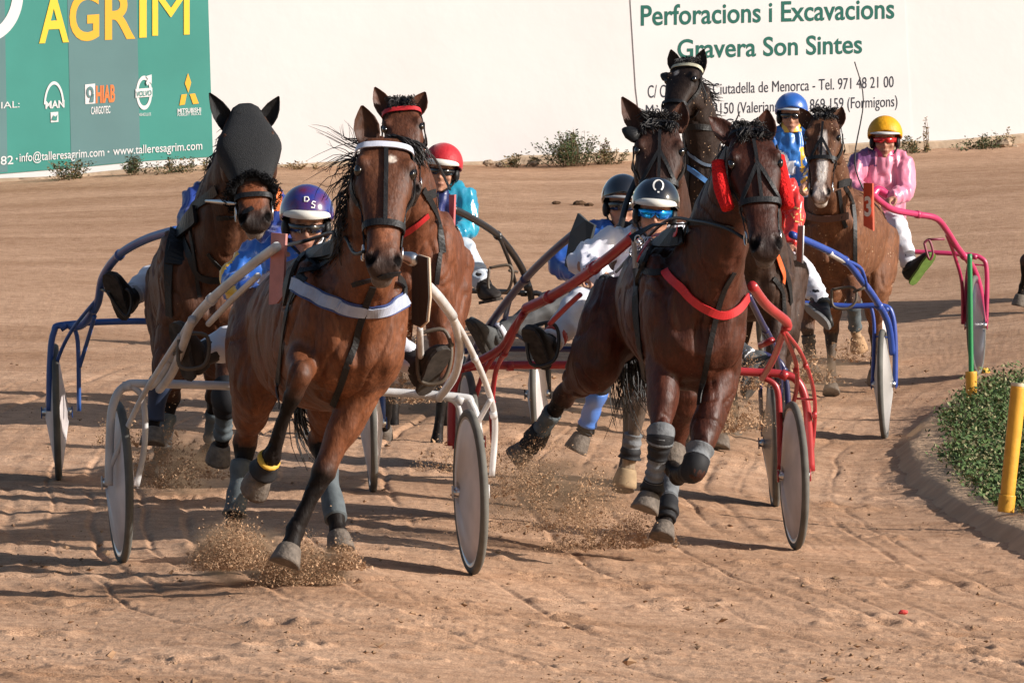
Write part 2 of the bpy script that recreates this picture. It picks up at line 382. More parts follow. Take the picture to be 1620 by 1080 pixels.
# ------------------------------------------------------------ weeds and stones along the wall, debris
def plant(name, label, px, py, wpx, hpx, n, mats, d=None, cat='weed', group=None, spread=.4, leaf=1.0, dry=0):
    d = wdep(px)-(75-d) if d else gd(px, py); base = P(px, py, d); s = FPX/d; W = wpx/s; H = hpx/s*1.35; n = int(n*1.7)
    t = thing(name, label, cat, base, group); bs = [MB() for _ in mats]; r = random.Random(int(px*13+py)); st = MB()
    ns = max(5, n//35)
    stems = []
    for k in range(ns):
        x = r.gauss(0, .20)*W; y = r.gauss(0, spread)*min(W, .5); h = H*r.uniform(.45, 1.0)*(1-.5*abs(x)/W)
        tip = base + Vector((x*1.25, y*1.2, h)); b0 = base+Vector((x*.6, y*.6, -.03)); stems.append((b0, tip))
        st.tube([b0, (b0+tip)/2+Vector((r.uniform(-.03, .03), 0, .02)), tip], [.004, .003, .0015], 4, 3)
    for k in range(n):
        b0, tip = stems[k % ns]; f = r.uniform(.1, 1); c = b0.lerp(tip, f)+Vector((r.gauss(0, .035), r.gauss(0, .035), r.gauss(0, .02)))*(W*.9+.12)
        L = leaf*r.uniform(.02, .05); a = r.uniform(0, 6.28); dr = Vector((math.cos(a), math.sin(a)*.8, r.uniform(-.1, .9))).normalized(); sd = dr.cross(Vector((r.uniform(-1, 1), r.uniform(-1, 1), .8))).normalized()*L*.22
        b = bs[r.randrange(len(bs))]; i = b.verts([c, c+dr*L*.5+sd, c+dr*L, c+dr*L*.5-sd]); b.f.append((i, i+1, i+2, i+3))
    st.build('stems', mat('dry_stem', (.16, .11, .06), .9), t)
    for b, m in zip(bs, mats):
        if b.f: b.build('foliage', m, t, False)
    return t
LG1 = mat('leaf_green', (.055, .085, .025), .7, .3); LG2 = mat('leaf_dark', (.03, .05, .02), .7, .3); LG3 = mat('leaf_dry', (.22, .15, .07), .9, .2); LG4 = mat('leaf_olive', (.09, .09, .04), .8, .2)
WG = 'weeds growing at the foot of the white wall'
plant('weed_clump', 'low green weed clump under the web address at the left banner', 105, 283, 95, 24, 420, [LG1, LG2, LG3], 74.5, group=WG)
plant('weed_clump', 'taller dark weed under the middle of the green banner', 214, 273, 50, 22, 330, [LG2, LG4], 74.5, group=WG)
plant('weed_clump', 'dry brown weed strip under the right end of the green banner', 272, 279, 110, 24, 450, [LG3, LG4, LG2], 74.5, group=WG)
plant('weed_clump', 'short dry weed beside the right edge of the green banner', 330, 270, 50, 16, 160, [LG3, LG4], 74.5, group=WG)
plant('wall_bush', 'rounded green bush at the wall left of the white sign', 908, 259, 96, 42, 1500, [LG1, LG2, LG4], 74.3, 'bush', WG, leaf=1.0)
plant('weed_clump', 'olive weed beside the rounded green bush', 962, 258, 52, 28, 420, [LG4, LG3], 74.4, group=WG)
plant('weed_clump', 'dry weed tuft among stones left of the bush', 815, 262, 60, 14, 220, [LG3, LG4], 74.4, group=WG)
plant('weed_clump', 'weed clump at the wall right behind the yellow helmet', 1445, 249, 56, 26, 420, [LG2, LG4, LG3], 74.4, group=WG)
plant('weed_stalk', 'tall single dry stalk standing by the white wall', 1466, 238, 8, 44, 60, [LG3], 74.5, group=WG)
plant('weed_clump', 'wide low green weed clump on the far right by the wall', 1555, 243, 92, 24, 600, [LG1, LG2, LG4], 74.4, group=WG)
plant('weed_clump', 'dry weed next to broken footing at right end', 1592, 236, 30, 30, 120, [LG3, LG4], 74.4, group=WG)
plant('weed_clump', 'thin dry weed tuft at the wall above the red helmet', 620, 268, 90, 10, 200, [LG3], 74.5, group=WG)
plant('weed_clump', 'thin dry grass at the wall left of the bay horse', 480, 270, 110, 10, 200, [LG3, LG3], 74.5, group=WG)
def stone(px, py, d, r, label, squash=.6, m=None, name='stone', group='stones at the foot of the wall', cat='stone'):
    c = P(px, py, d); b = MB(); rnd = random.Random(int(px*7+py*3)); n, k = 12, 8; rows = []
    for i in range(1, k):
        th = math.pi*i/k
        rows.append([c+Vector((r*math.sin(th)*math.cos(p), r*.8*math.sin(th)*math.sin(p), r*squash*math.cos(th)))*(1+.35*noise.noise(Vector((math.cos(p)*1.3+px, math.sin(p)*1.3, th*1.5)))) for p in np.linspace(0, 2*math.pi, n, endpoint=False)])
    b.grid(rows); o = b.build(name, m or mat('limestone', (.42, .31, .22), .95, .1, noise_amt=.3, nscale=6, bump=.6, bscale=15), None, False)
    tag(o, label, cat, group)
for k, (px, py, r, lb) in enumerate([(772, 256, .10, 'pale flat stone at the wall left of the weeds'), (790, 259, .07, 'small stone beside the pale flat stone at the wall'), (845, 257, .08, 'stone between the dry tuft and the bush'),
        (1588, 226, .16, 'large broken stone at the wall on the far right'), (1605, 232, .10, 'stone beside the large broken stone far right'), (1425, 243, .09, 'pale stone at the wall beside the white sign corner')]):
    stone(px, py+2, wdep(px)-.6, r*.62, lb)
CLOD = mat('dark_clod', (.10, .06, .035), .95, .1)
stone(917, 322, gd(917, 324), .07, 'dark clod lying on the far track left of the bush', .4, CLOD, 'clod', 'dark clods on the far track', 'clod')
stone(932, 324, gd(932, 326), .05, 'smaller dark clod to the right of another far clod', .4, CLOD, 'clod', 'dark clods on the far track', 'clod')
stone(880, 321, gd(880, 323), .045, 'dark clod furthest left on the far track', .4, CLOD, 'clod', 'dark clods on the far track', 'clod')
stone(1428, 968, gd(1428, 970)-.02, .022, 'small red scrap lying on the sand in the foreground', .5, mat('red_scrap', (.5, .05, .04), .6), 'litter', None, 'litter')
stone(1559, 587, gd(1559, 590), .035, 'small yellow ball of litter beside the inner verge', .7, mat('yellow_scrap', (.7, .42, .05), .6), 'litter', None, 'litter')
# ------------------------------------------------------------ inner verge with its kerb, grass and marker posts
EDGE = [(1800, 560), (1700, 575), (1610, 597), (1540, 628), (1490, 655), (1455, 684), (1438, 712), (1436, 738), (1452, 764), (1490, 795), (1545, 830), (1615, 868), (1720, 915), (1850, 975)]
def build_verge():
    pts = [V(G(x, y)) for x, y in EDGE]; pts, _ = spline(pts, [0]*len(pts), 14)
    b = MB(); rows = []
    for i, p in enumerate(pts):
        t = nrm(pts[min(i+1, len(pts)-1)]-pts[max(i-1, 0)]); nin = nrm(np.cross(t, (0, 0, 1)))
        if nin[0] < 0: nin = -nin
        row = []
        for dx, dz in ((-.14, -.05), (-.05, .0), (.0, .036), (.035, .062), (.09, .072), (.3, .078), (.6, .075), (1.2, .075), (3, .07), (6, .07)):
            q = p + nin*(dx + .05*noise.noise((i*.11, dx, 2))+.03*noise.noise((i*.4, dx, 7)))
            z = dz*(1+.25*noise.noise((i*.17, dx*2, 5)))
            if q[1] < 10: q[1] = 10
            row.append((q[0], q[1], p[2]*(1)+z+.015*noise.noise((q[0]*6, q[1]*6, 0))))
        rows.append(row)
    b.grid(rows, False); tag(b.build('kerb', mat('pale_kerb', (.56, .375, .235), .95, .1, noise_amt=.22, nscale=5, bump=.5, bscale=40)), kind='structure')
build_verge()
def build_grass():
    r = random.Random(5); bs = [MB(), MB(), MB()]
    poly = [(1540, 640), (1620, 622), (1760, 612), (1800, 850), (1700, 850), (1600, 826), (1570, 812), (1535, 785), (1495, 740), (1480, 705), (1500, 668)]
    def inside(x, y):
        c = False; j = len(poly)-1
        for i in range(len(poly)):
            if (poly[i][1] > y) != (poly[j][1] > y) and x < (poly[j][0]-poly[i][0])*(y-poly[i][1])/(poly[j][1]-poly[i][1])+poly[i][0]: c = not c
            j = i
        return c
    k = 0
    while k < 5200:
        x, y = r.uniform(1475, 1800), r.uniform(612, 850)
        if not inside(x, y): continue
        edge = min(1, max(.22, (x-1478)/62)); k += 1
        if r.random() > (edge**1.6)*(.55+.9*noise.noise(Vector((x*.03, y*.03, 4)))+.45): continue
        g = G(x, y); g.z += .075; h = r.uniform(.04, .15)*edge*(1+.5*noise.noise(g*2.1))*(.25 if (x > 1555 and y > 765 and x < 1660) else 1)
        for q in range(14):
            f = r.random(); c = g+Vector((r.gauss(0, .05), r.gauss(0, .05), h*f)); L = r.uniform(.014, .04); a = r.uniform(0, 6.28)
            dr = Vector((math.cos(a), math.sin(a), r.uniform(.0, 1.4))).normalized(); sd = dr.cross(Vector((r.uniform(-1, 1), r.uniform(-1, 1), .7))).normalized()*L*.26
            b = bs[r.choice((0, 0, 1, 2))]; i = b.verts([c, c+dr*L*.5+sd, c+dr*L, c+dr*L*.5-sd]); b.f.append((i, i+1, i+2, i+3))
    mats = [mat('verge_leaf', (.085, .135, .042), .7, .25), mat('verge_leaf_dark', (.04, .075, .025), .75, .2), mat('verge_leaf_pale', (.24, .22, .11), .7, .3)]
    m = bpy.data.meshes.new('grass'); vs, fs, mi = [], [], []
    for j, b in enumerate(bs):
        o = len(vs); vs += b.v; fs += [tuple(i+o for i in f) for f in b.f]; mi += [j]*len(b.f)
    m.from_pydata(vs, [], fs)
    o = bpy.data.objects.new('grass', m); COL.objects.link(o)
    for q in mats: m.materials.append(q)
    m.polygons.foreach_set('material_index', mi); tag(o, kind='stuff')
build_grass()
def pole(name, label, pts, rad, mats_, d, parts):
    base = P(*pts[0], d); t = thing(name, label, 'post', base)
    for (a, c, r0, r1, nm, m) in parts:
        b = MB(); A = P(*pts[0], d).lerp(P(*pts[1], d), a); C_ = P(*pts[0], d).lerp(P(*pts[1], d), c)
        b.tube([A, A.lerp(C_, .04), A.lerp(C_, .5), A.lerp(C_, .97), C_], [r0*.9, r0, (r0+r1)/2, r1, r1*.85], 14, 4); b.build(nm, m, t)
YP = mat('yellow_paint', (.72, .36, .035), .5, .4, noise_amt=.2, nscale=9, bump=.2, bscale=14); GP = mat('green_paint', (.01, .20, .06), .45, .5)
pole('marker_post', 'slim marker post with green shaft and yellow padded foot at the verge edge', [(1537, 640), (1534, 404)], 0, 0, 45.2,
     [(-.05, .03, .018, .018, 'spike', mat('dark_steel', (.05, .05, .05), .5)), (.0, .22, .034, .040, 'padded_foot', YP), (.2, 1.0, .017, .017, 'shaft', GP)])
pole('marker_post', 'thick leaning yellow post standing in the green verge', [(1592, 800), (1612, 608)], 0, 0, 35.4,
     [(-.05, .09, .044, .045, 'foot_sleeve', YP), (.085, .995, .039, .042, 'shaft', YP), (.985, 1.01, .043, .043, 'cap', mat('pale_cap', (.6, .5, .35), .6))])
# ------------------------------------------------------------ horses
def remeshed(mbs, voxel, smooth=4, fac=.5):
    m = bpy.data.meshes.new('tmp'); vs, fs = [], []
    for b in mbs:
        o = len(vs); vs += b.v; fs += [tuple(i+o for i in f) for f in b.f]
    m.from_pydata(vs, [], fs); m.update(); fixn(m)
    o = bpy.data.objects.new('tmp', m); COL.objects.link(o)
    r = o.modifiers.new('r', 'REMESH'); r.mode = 'VOXEL'; r.voxel_size = voxel; r.adaptivity = 0
    s = o.modifiers.new('s', 'SMOOTH'); s.iterations = smooth; s.factor = fac
    dg = bpy.context.evaluated_depsgraph_get(); out = bpy.data.meshes.new_from_object(o.evaluated_get(dg))
    bpy.data.objects.remove(o); bpy.data.meshes.remove(m); return out
def mco(m):
    a = np.empty(len(m.vertices)*3); m.vertices.foreach_get('co', a); return a.reshape(-1, 3)
def mset(m, a): m.vertices.foreach_set('co', np.ascontiguousarray(a).ravel()); m.update()
def segdist(p, a, b):
    ab = b-a; t = np.clip(((p-a) @ ab)/max(ab @ ab, 1e-9), 0, 1); return np.linalg.norm(p-(a+t[:, None]*ab), axis=1), t
def hair_mat():
    return mat('horse_hair', (.012, .009, .008), .45, .5)
def coat_mat(name, rough=.42, spec=.5, mud=0.0, dapple=.25):
    spec = .30; rough = rough+.05
    key = ('coat', name)
    if key in _mats: return _mats[key]
    m = bpy.data.materials.new(name); m.use_nodes = True; nt = m.node_tree; b = nt.nodes['Principled BSDF']
    at = nt.nodes.new('ShaderNodeAttribute'); at.attribute_name = 'coat'
    tc = nt.nodes.new('ShaderNodeTexCoord')
    n = nt.nodes.new('ShaderNodeTexNoise'); n.inputs['Scale'].default_value = 7; n.inputs['Detail'].default_value = 9; n.inputs['Roughness'].default_value = .62; dapple = dapple+.12
    nt.links.new(tc.outputs['Object'], n.inputs['Vector'])
    r = nt.nodes.new('ShaderNodeValToRGB'); e = r.color_ramp.elements; lo = 1-dapple; hi = 1+dapple*.6
    e[0].position = .32; e[0].color = (lo, lo*.92, lo*.88, 1); e[1].position = .68; e[1].color = (hi, hi, hi, 1)
    nt.links.new(n.outputs['Fac'], r.inputs[0])
    x = nt.nodes.new('ShaderNodeMix'); x.data_type = 'RGBA'; x.blend_type = 'MULTIPLY'; x.inputs[0].default_value = 1
    nt.links.new(at.outputs['Color'], x.inputs[6]); nt.links.new(r.outputs[0], x.inputs[7]); colr = x.outputs[2]
    ns = nt.nodes.new('ShaderNodeTexNoise'); ns.inputs['Scale'].default_value = 62; ns.inputs['Detail'].default_value = 5; ns.inputs['Distortion'].default_value = .8
    ms = nt.nodes.new('ShaderNodeMapping'); ms.inputs['Scale'].default_value = (1, 1, .3); nt.links.new(tc.outputs['Object'], ms.inputs[0]); nt.links.new(ms.outputs[0], ns.inputs['Vector'])
    rs = nt.nodes.new('ShaderNodeValToRGB'); e = rs.color_ramp.elements; e[0].position = .3; e[0].color = (.66, .64, .62, 1); e[1].position = .7; e[1].color = (1.2, 1.2, 1.2, 1); nt.links.new(ns.outputs['Fac'], rs.inputs[0])
    xs_ = nt.nodes.new('ShaderNodeMix'); xs_.data_type = 'RGBA'; xs_.blend_type = 'MULTIPLY'; xs_.inputs[0].default_value = 1; nt.links.new(colr, xs_.inputs[6]); nt.links.new(rs.outputs[0], xs_.inputs[7]); colr = xs_.outputs[2]
    rgh = nt.nodes.new('ShaderNodeMapRange'); rgh.inputs[3].default_value = rough-.10; rgh.inputs[4].default_value = rough+.22; nt.links.new(n.outputs['Fac'], rgh.inputs[0])
    # flecks of dried sand
    f = nt.nodes.new('ShaderNodeTexVoronoi'); f.inputs['Scale'].default_value = 34
    nt.links.new(tc.outputs['Object'], f.inputs['Vector'])
    fr = nt.nodes.new('ShaderNodeValToRGB'); e = fr.color_ramp.elements; e[0].position = .06+.10*mud; e[0].color = (1, 1, 1, 1); e[1].position = .09+.11*mud; e[1].color = (0, 0, 0, 1)
    nt.links.new(f.outputs['Distance'], fr.inputs[0])
    n2 = nt.nodes.new('ShaderNodeTexNoise'); n2.inputs['Scale'].default_value = 5; nt.links.new(tc.outputs['Object'], n2.inputs['Vector'])
    mm = nt.nodes.new('ShaderNodeMath'); mm.operation = 'GREATER_THAN'; mm.inputs[1].default_value = .62-.12*mud; nt.links.new(n2.outputs['Fac'], mm.inputs[0])
    m2 = nt.nodes.new('ShaderNodeMath'); m2.operation = 'MULTIPLY'; nt.links.new(mm.outputs[0], m2.inputs[0]); nt.links.new(fr.outputs[0], m2.inputs[1])
    m3 = nt.nodes.new('ShaderNodeMath'); m3.operation = 'MULTIPLY'; m3.inputs[1].default_value = min(1, .35+mud); nt.links.new(m2.outputs[0], m3.inputs[0])
    x2 = nt.nodes.new('ShaderNodeMix'); x2.data_type = 'RGBA'; nt.links.new(m3.outputs[0], x2.inputs[0]); nt.links.new(colr, x2.inputs[6]); x2.inputs[7].default_value = (.36, .24, .15, 1)
    nt.links.new(x2.outputs[2], b.inputs['Base Color'])
    nt.links.new(rgh.outputs[0], b.inputs['Roughness'])
    sr = nt.nodes.new('ShaderNodeValToRGB'); sr.color_ramp.elements[0].position = .004; sr.color_ramp.elements[0].color = (.02, .02, .02, 1); sr.color_ramp.elements[1].position = .02; sr.color_ramp.elements[1].color = (spec, spec, spec, 1)
    nt.links.new(at.outputs['Color'], sr.inputs[0]); nt.links.new(sr.outputs[0], b.inputs['Specular IOR Level'])
    nb = nt.nodes.new('ShaderNodeTexNoise'); nb.inputs['Scale'].default_value = 90; nb.inputs['Detail'].default_value = 5
    mp = nt.nodes.new('ShaderNodeMapping'); mp.inputs['Scale'].default_value = (1, 1, .35); nt.links.new(tc.outputs['Object'], mp.inputs[0]); nt.links.new(mp.outputs[0], nb.inputs['Vector'])
    nl = nt.nodes.new('ShaderNodeTexNoise'); nl.inputs['Scale'].default_value = 11; nl.inputs['Detail'].default_value = 2; nt.links.new(tc.outputs['Object'], nl.inputs['Vector'])
    b1 = nt.nodes.new('ShaderNodeBump'); b1.inputs['Strength'].default_value = .35; b1.inputs['Distance'].default_value = .03; nt.links.new(nl.outputs['Fac'], b1.inputs['Height'])
    b2 = nt.nodes.new('ShaderNodeBump'); b2.inputs['Strength'].default_value = .5; b2.inputs['Distance'].default_value = .006
    nt.links.new(nb.outputs['Fac'], b2.inputs['Height']); nt.links.new(b1.outputs[0], b2.inputs['Normal']); nt.links.new(b2.outputs[0], b.inputs['Normal'])
    _mats[key] = m; return m
HT = [0, .1, .22, .32, .42, .52, .65, .78, .88, .95, 1.0]
HW = [.072, .094, .108, .108, .094, .078, .064, .060, .066, .060, .036]
HF = [.030, .052, .066, .066, .060, .054, .048, .044, .042, .034, .012]
HB = [.120, .165, .205, .225, .215, .170, .125, .100, .095, .085, .050]
class Horse:
    """All joints are given as (photo x, photo y, metres in front of the chest plane)."""
    def __init__(s, name, label, d0, spec, group='harness racing horses on the track'):
        s.d0 = d0; s.sp = spec
        p = lambda q: V(P(q[0], q[1], d0-q[2]))
        s.p = p
        T = [(p(q), q[3], q[4]) for q in spec['trunk']]
        a = T[0][0]; c = T[-2][0]
        f = c-a; f[2] = 0; s.F = nrm(f); s.S = V((-s.F[1], s.F[0], 0)); s.U = V((0, 0, 1))
        s.legs = []
        s.O = T[-3][0]
        base = np.array(s.O); base[2] = gz_xy(base[0], base[1])
        s.trunkT = T
        s.root = thing(name, label, 'horse', base, group)
        mbs = []
        # trunk
        b = MB(); rows = []
        cs = [t[0] for t in T]; ws = [t[1] for t in T]; hs = [t[2] for t in T]
        C1, W1 = spline(cs, ws, 5); _, H1 = spline(cs, hs, 5)
        for cc, ww, hh in zip(C1, W1, H1):
            row = []
            for a in np.linspace(0, 2*math.pi, 28, endpoint=False):
                ca, sa = math.cos(a), math.sin(a); e = .86
                x = ww*math.copysign(abs(ca)**e, ca)*(1-.20*max(0, sa)**1.5+.0*sa); z = hh*math.copysign(abs(sa)**e, sa)
                row.append(cc + s.S*x + s.U*z)
            rows.append(row)
        b.grid(rows); mbs.append(b)
        # neck
        N = [(p(q), q[3], q[4]) for q in spec['neck']]
        b = MB(); C1, W1 = spline([n[0] for n in N], [n[1] for n in N], 6); _, H1 = spline([n[0] for n in N], [n[2] for n in N], 6); rows = []
        for i, (cc, ww, hh) in enumerate(zip(C1, W1, H1)):
            t = nrm(C1[min(i+1, len(C1)-1)]-C1[max(i-1, 0)]); sd = nrm(s.S-t*np.dot(s.S, t)); up = np.cross(sd, t)
            if up[2] < 0: up = -up
            rows.append([cc + sd*ww*math.copysign(abs(math.cos(a))**.9, math.cos(a))*(1-.35*max(0, math.sin(a))) + up*hh*math.sin(a) for a in np.linspace(0, 2*math.pi, 22, endpoint=False)])
        b.grid(rows); mbs.append(b); s.neckC = C1; s.neckH = H1
        # head
        hd = spec['head']; pol = p(hd['poll']); nos = p(hd['nose']); k = np.linalg.norm(nos-pol); s.L = k
        A = nrm(nos-pol); lat = nrm(s.S + hd.get('yaw', 0)*s.F + hd.get('tilt', 0)*s.U); lat = nrm(lat-A*np.dot(lat, A)); Nn = np.cross(A, lat)
        if np.dot(Nn, s.F) < 0: Nn = -Nn
        s.A, s.lat, s.N, s.pol = A, lat, Nn, pol
        sc = hd.get('scale', k/.63); s.hs = sc; wk = hd.get('w', 1.0)
        b = MB(); rows = []
        for t in np.linspace(0, 1, 34):
            w_ = np.interp(t, HT, HW)*sc*wk; fr = np.interp(t, HT, HF)*sc; bk = np.interp(t, HT, HB)*sc; row = []
            for a in np.linspace(0, 2*math.pi, 24, endpoint=False):
                ca, sa = math.cos(a), math.sin(a)
                x = w_*math.copysign(abs(ca)**.85, ca); y = fr*math.copysign(abs(sa)**.75, sa) if sa > 0 else -bk*abs(sa)**.9*(1.0)
                if sa < 0: x *= (1-.42*abs(sa)**1.5)
                row.append(s.hp(t, x/(sc*wk), y/sc, wk))
            rows.append(row)
        b.grid(rows); mbs.append(b)
        e = MB()
        for sg in (-1, 1):
            e.ell(s.hp(.225, sg*.086, .040, wk), [s.A*.036*sc, s.lat*.028*sc, s.N*.032*sc])       # brow
            e.ell(s.hp(.34, sg*.085, -.10, wk), [s.A*.085*sc, s.lat*.032*sc, s.N*.10*sc])         # jowl
            e.ell(s.hp(.47, sg*.066, .012, wk), [s.A*.11*sc, s.lat*.016*sc, s.N*.022*sc])         # facial crest
            e.ell(s.hp(.90, sg*.046, .022, wk), [s.A*.045*sc, s.lat*.030*sc, s.N*.030*sc])        # nostril wing
        e.ell(s.hp(.96, 0, -.055, wk), [s.A*.035*sc, s.lat*.045*sc, s.N*.05*sc])                  # lower lip
        mbs.append(e)
        # muscles of shoulder, breast, haunch (offsets in metres in the horse's own frame)
        mu = MB(); O = s.O
        def off(f_, sd, u): return O + s.F*f_ + s.S*sd + s.U*u
        cw = T[-3][1]; ch = T[-3][2]
        for sg in (-1, 1):
            mu.ell(off(.10, sg*cw*.47, -.05), [s.S*cw*.50, s.F*.17, s.U*ch*.62])
            mu.ell(off(.02, sg*cw*.74, .06), [s.S*cw*.32, s.F*.22, s.U*ch*.75])
        mbs.append(mu)
        # legs
        for i, lg in enumerate(spec['legs']):
            J = [p(q) for q in lg['j']]; fore = lg.get('fore', i < 2); ks = lg.get('k', 1.0)
            b = MB(); s.leg_loft(b, J, fore, ks); mbs.append(b); s.legs.append((J, fore, ks, lg))
        m = remeshed(mbs, spec.get('voxel', .0125), spec.get('smooth', 5))
        co = mco(m)
        # nostrils and mouth pressed in
        for sg in (-1, 1):
            c = s.hp(.90, sg*.052, .036, wk); r = .027*sc; q = co-c
            dd = np.sqrt(((q @ s.A)/1.7)**2+((q @ s.lat)-.35*sg*(q @ s.A))**2+((q @ s.N)/1.6)**2); k_ = np.clip(1-(dd/r)**2, 0, 1)
            co += k_[:, None]*(-s.N*.026*sc - s.lat*sg*.012*sc)[None]
        for sg in (-1, 1):
            c = s.hp(.285, sg*.112, .012, wk); q = co-c; dd = np.linalg.norm(q, axis=1); k_ = np.clip(1-(dd/(.034*sc))**2, 0, 1); co -= (k_*.010*sg*sc)[:, None]*s.lat[None]
            c = s.hp(.52, sg*.080, -.03, wk); q = co-c; dd = np.sqrt(((q @ s.A)/2.4)**2+(q @ s.lat)**2+(q @ s.N)**2); k_ = np.clip(1-(dd/(.035*sc))**2, 0, 1); co -= (k_*.010*sg*sc)[:, None]*s.lat[None]
        q = co-s.pol; tt = (q @ s.A)/s.L; nn = (q @ s.N)/sc; hm = s.headmask(co)
        gro = hm*np.clip((tt-.86)/.05, 0, 1)*np.exp(-((nn+.035)/.008)**2); co -= (gro*.006)[:, None]*s.N[None]*0; 
        # fold behind elbow, groove down the breast
        qo = co-O; lat_ = qo @ s.S; fw = qo @ s.F; upz = qo[:, 2]
        gr = np.exp(-(lat_/.018)**2)*np.clip((fw-.1)/.1, 0, 1)*np.clip(1-np.abs(upz+.05)/(ch*.8), 0, 1); co -= (gr*.02)[:, None]*s.F[None]
        nv = np.empty(len(m.vertices)*3); mset(m, co); m.vertices.foreach_get('normal', nv); nv = nv.reshape(-1, 3)
        lo = (co[:, 2]-O[2]); rel = np.array([noise.noise(Vector((c[0]*7+s.d0, c[1]*4, c[2]*4.2)))+.6*noise.noise(Vector((c[0]*15, c[1]*9+s.d0, c[2]*9))) for c in co])
        hm2 = s.headmask(co); 
        vein = np.array([abs(noise.noise(Vector((c[0]*5.5+s.d0, c[1]*5.5, c[2]*3.2+1.3*noise.noise(Vector(c)*4))))) for c in co])
        strk = np.array([noise.noise(Vector((c[0]*13+.8*c[2]*3, c[1]*13, c[2]*2.2+s.d0))) for c in co])
        amp = (1-hm2*.8)*np.clip((lo+1.0)/.5, .12, 1)
        co += nv*((rel*.009 + strk*.007 - .010*np.exp(-(vein/.055)**2))*amp)[:, None]
        mset(m, co); s.co = co
        col = s.colours(co, wk)
        n0 = len(m.vertices)
        # ears join the body mesh
        eb = MB(); ecol = []
        for ear in spec['ears']: s.ear(eb, p(ear[0]), p(ear[1]), ear[2] if len(ear) > 2 else 1.0)
        bm = bmesh.new(); bm.from_mesh(m); vv = [bm.verts.new(q) for q in eb.v]
        for f_ in eb.f: bm.faces.new([vv[i] for i in f_])
        bm.to_mesh(m); bm.free()
        if eb.v:
            ev = np.array(eb.v); ec = np.tile(V(spec.get('earcol', V(spec['coat'])*spec.get('eartint', .6))), (len(ev), 1)); col = np.vstack([col, ec])
        at = m.attributes.new('coat', 'FLOAT_COLOR', 'POINT'); at.data.foreach_set('color', np.hstack([col, np.ones((len(col), 1))]).astype(np.float32).ravel())
        s.body = link('body', m, coat_mat(spec.get('coatname', 'bay_coat'), spec.get('rough', .40), .5, spec.get('mud', 0), spec.get('dapple', .25)), s.root)
        s.bvh = BVHTree.FromPolygons([tuple(v.co) for v in m.vertices], [tuple(f_.vertices) for f_ in m.polygons])
        # eyes
        for sg in (-1, 1):
            eb = MB(); c = s.hp(.275, sg*.100, .018, wk); c = s.hp(.272, sg*.097, .034, wk); eb.ell(c, [s.A*.025*sc, s.lat*sg*.017*sc, s.N*.022*sc]); eb.build('eye', mat('horse_eye', (.006, .004, .003), .08, .8), s.root)
        for (J, fore, ks, lg) in s.legs:
            if lg.get('hoof', 1): s.hoof(J, fore, ks, lg)
    def hp(s, t, x, y, wk=1.0):
        return s.pol + s.A*(t*s.L) + s.lat*(x*s.hs*wk) + s.N*(y*s.hs)
    def headmask(s, co):
        q = co-s.pol; t = (q @ s.A)/s.L; x = (q @ s.lat)/s.hs; y = (q @ s.N)/s.hs
        return ((t > -.02) & (t < 1.08) & (np.abs(x) < .16) & (y > -.26) & (y < .12)).astype(float)*np.clip((y+.26)/.03, 0, 1)
    PF = ([0, .5, 1, 1.45, 1.86, 2.0, 2.2, 2.55, 2.86, 3.0, 3.45, 3.8, 4.0], [.130, .110, .090, .072, .047, .053, .039, .030, .033, .041, .032, .040, .042])
    PH = ([0, .5, 1, 1.45, 1.82, 2.0, 2.2, 2.55, 2.86, 3.0, 3.45, 3.8, 4.0], [.200, .180, .138, .090, .050, .058, .043, .033, .036, .043, .034, .041, .043])
    def legpt(s, J, u):
        i = min(int(u), len(J)-2); return J[i] + (J[i+1]-J[i])*(u-i)
    def leg_loft(s, b, J, fore, ks):
        us, rs = (s.PF if fore else s.PH); pts = [s.legpt(J, u) for u in us]; prev = None; rows = []
        pts2, rad2 = spline(pts, list(rs), 4)
        for i in range(len(pts2)):
            t = nrm(pts2[min(i+1, len(pts2)-1)]-pts2[max(i-1, 0)]); sd = nrm(s.S-t*np.dot(s.S, t)); fr = np.cross(t, sd); r = rad2[i]*ks
            big = np.clip((r-.06)/.05, 0, 1); asp = 1.12 + .25*big
            rows.append([pts2[i] + sd*r*math.cos(a)*(1-.12*big) + fr*r*asp*math.sin(a) for a in np.linspace(0, 2*math.pi, 14, endpoint=False)])
        b.grid(rows)
    def hoof(s, J, fore, ks, lg):
        c = J[4]; ax = nrm(lg.get('hdir', None) if lg.get('hdir') is not None else (J[4]-J[3])); sd = nrm(s.S-ax*np.dot(s.S, ax)); fr = np.cross(ax, sd)
        if np.dot(fr, s.F) < 0: fr = -fr
        b = MB(); rows = []
        for u, r in ((-.012, .041), (.0, .048), (.03, .054), (.065, .061), (.082, .062), (.084, .054)):
            rows.append([c + ax*u + fr*(.012*u/.08) + sd*r*ks*math.cos(a) + fr*r*ks*1.12*math.sin(a) - ax*(.028*max(0, -math.sin(a))*u/.08) for a in np.linspace(0, 2*math.pi, 18, endpoint=False)])
        b.grid(rows); b.build('hoof', lg.get('hoofmat') or mat('hoof_dusty', (.16, .13, .105), .75, .3, noise_amt=.45, nscale=30, bump=.4, bscale=60), s.root)
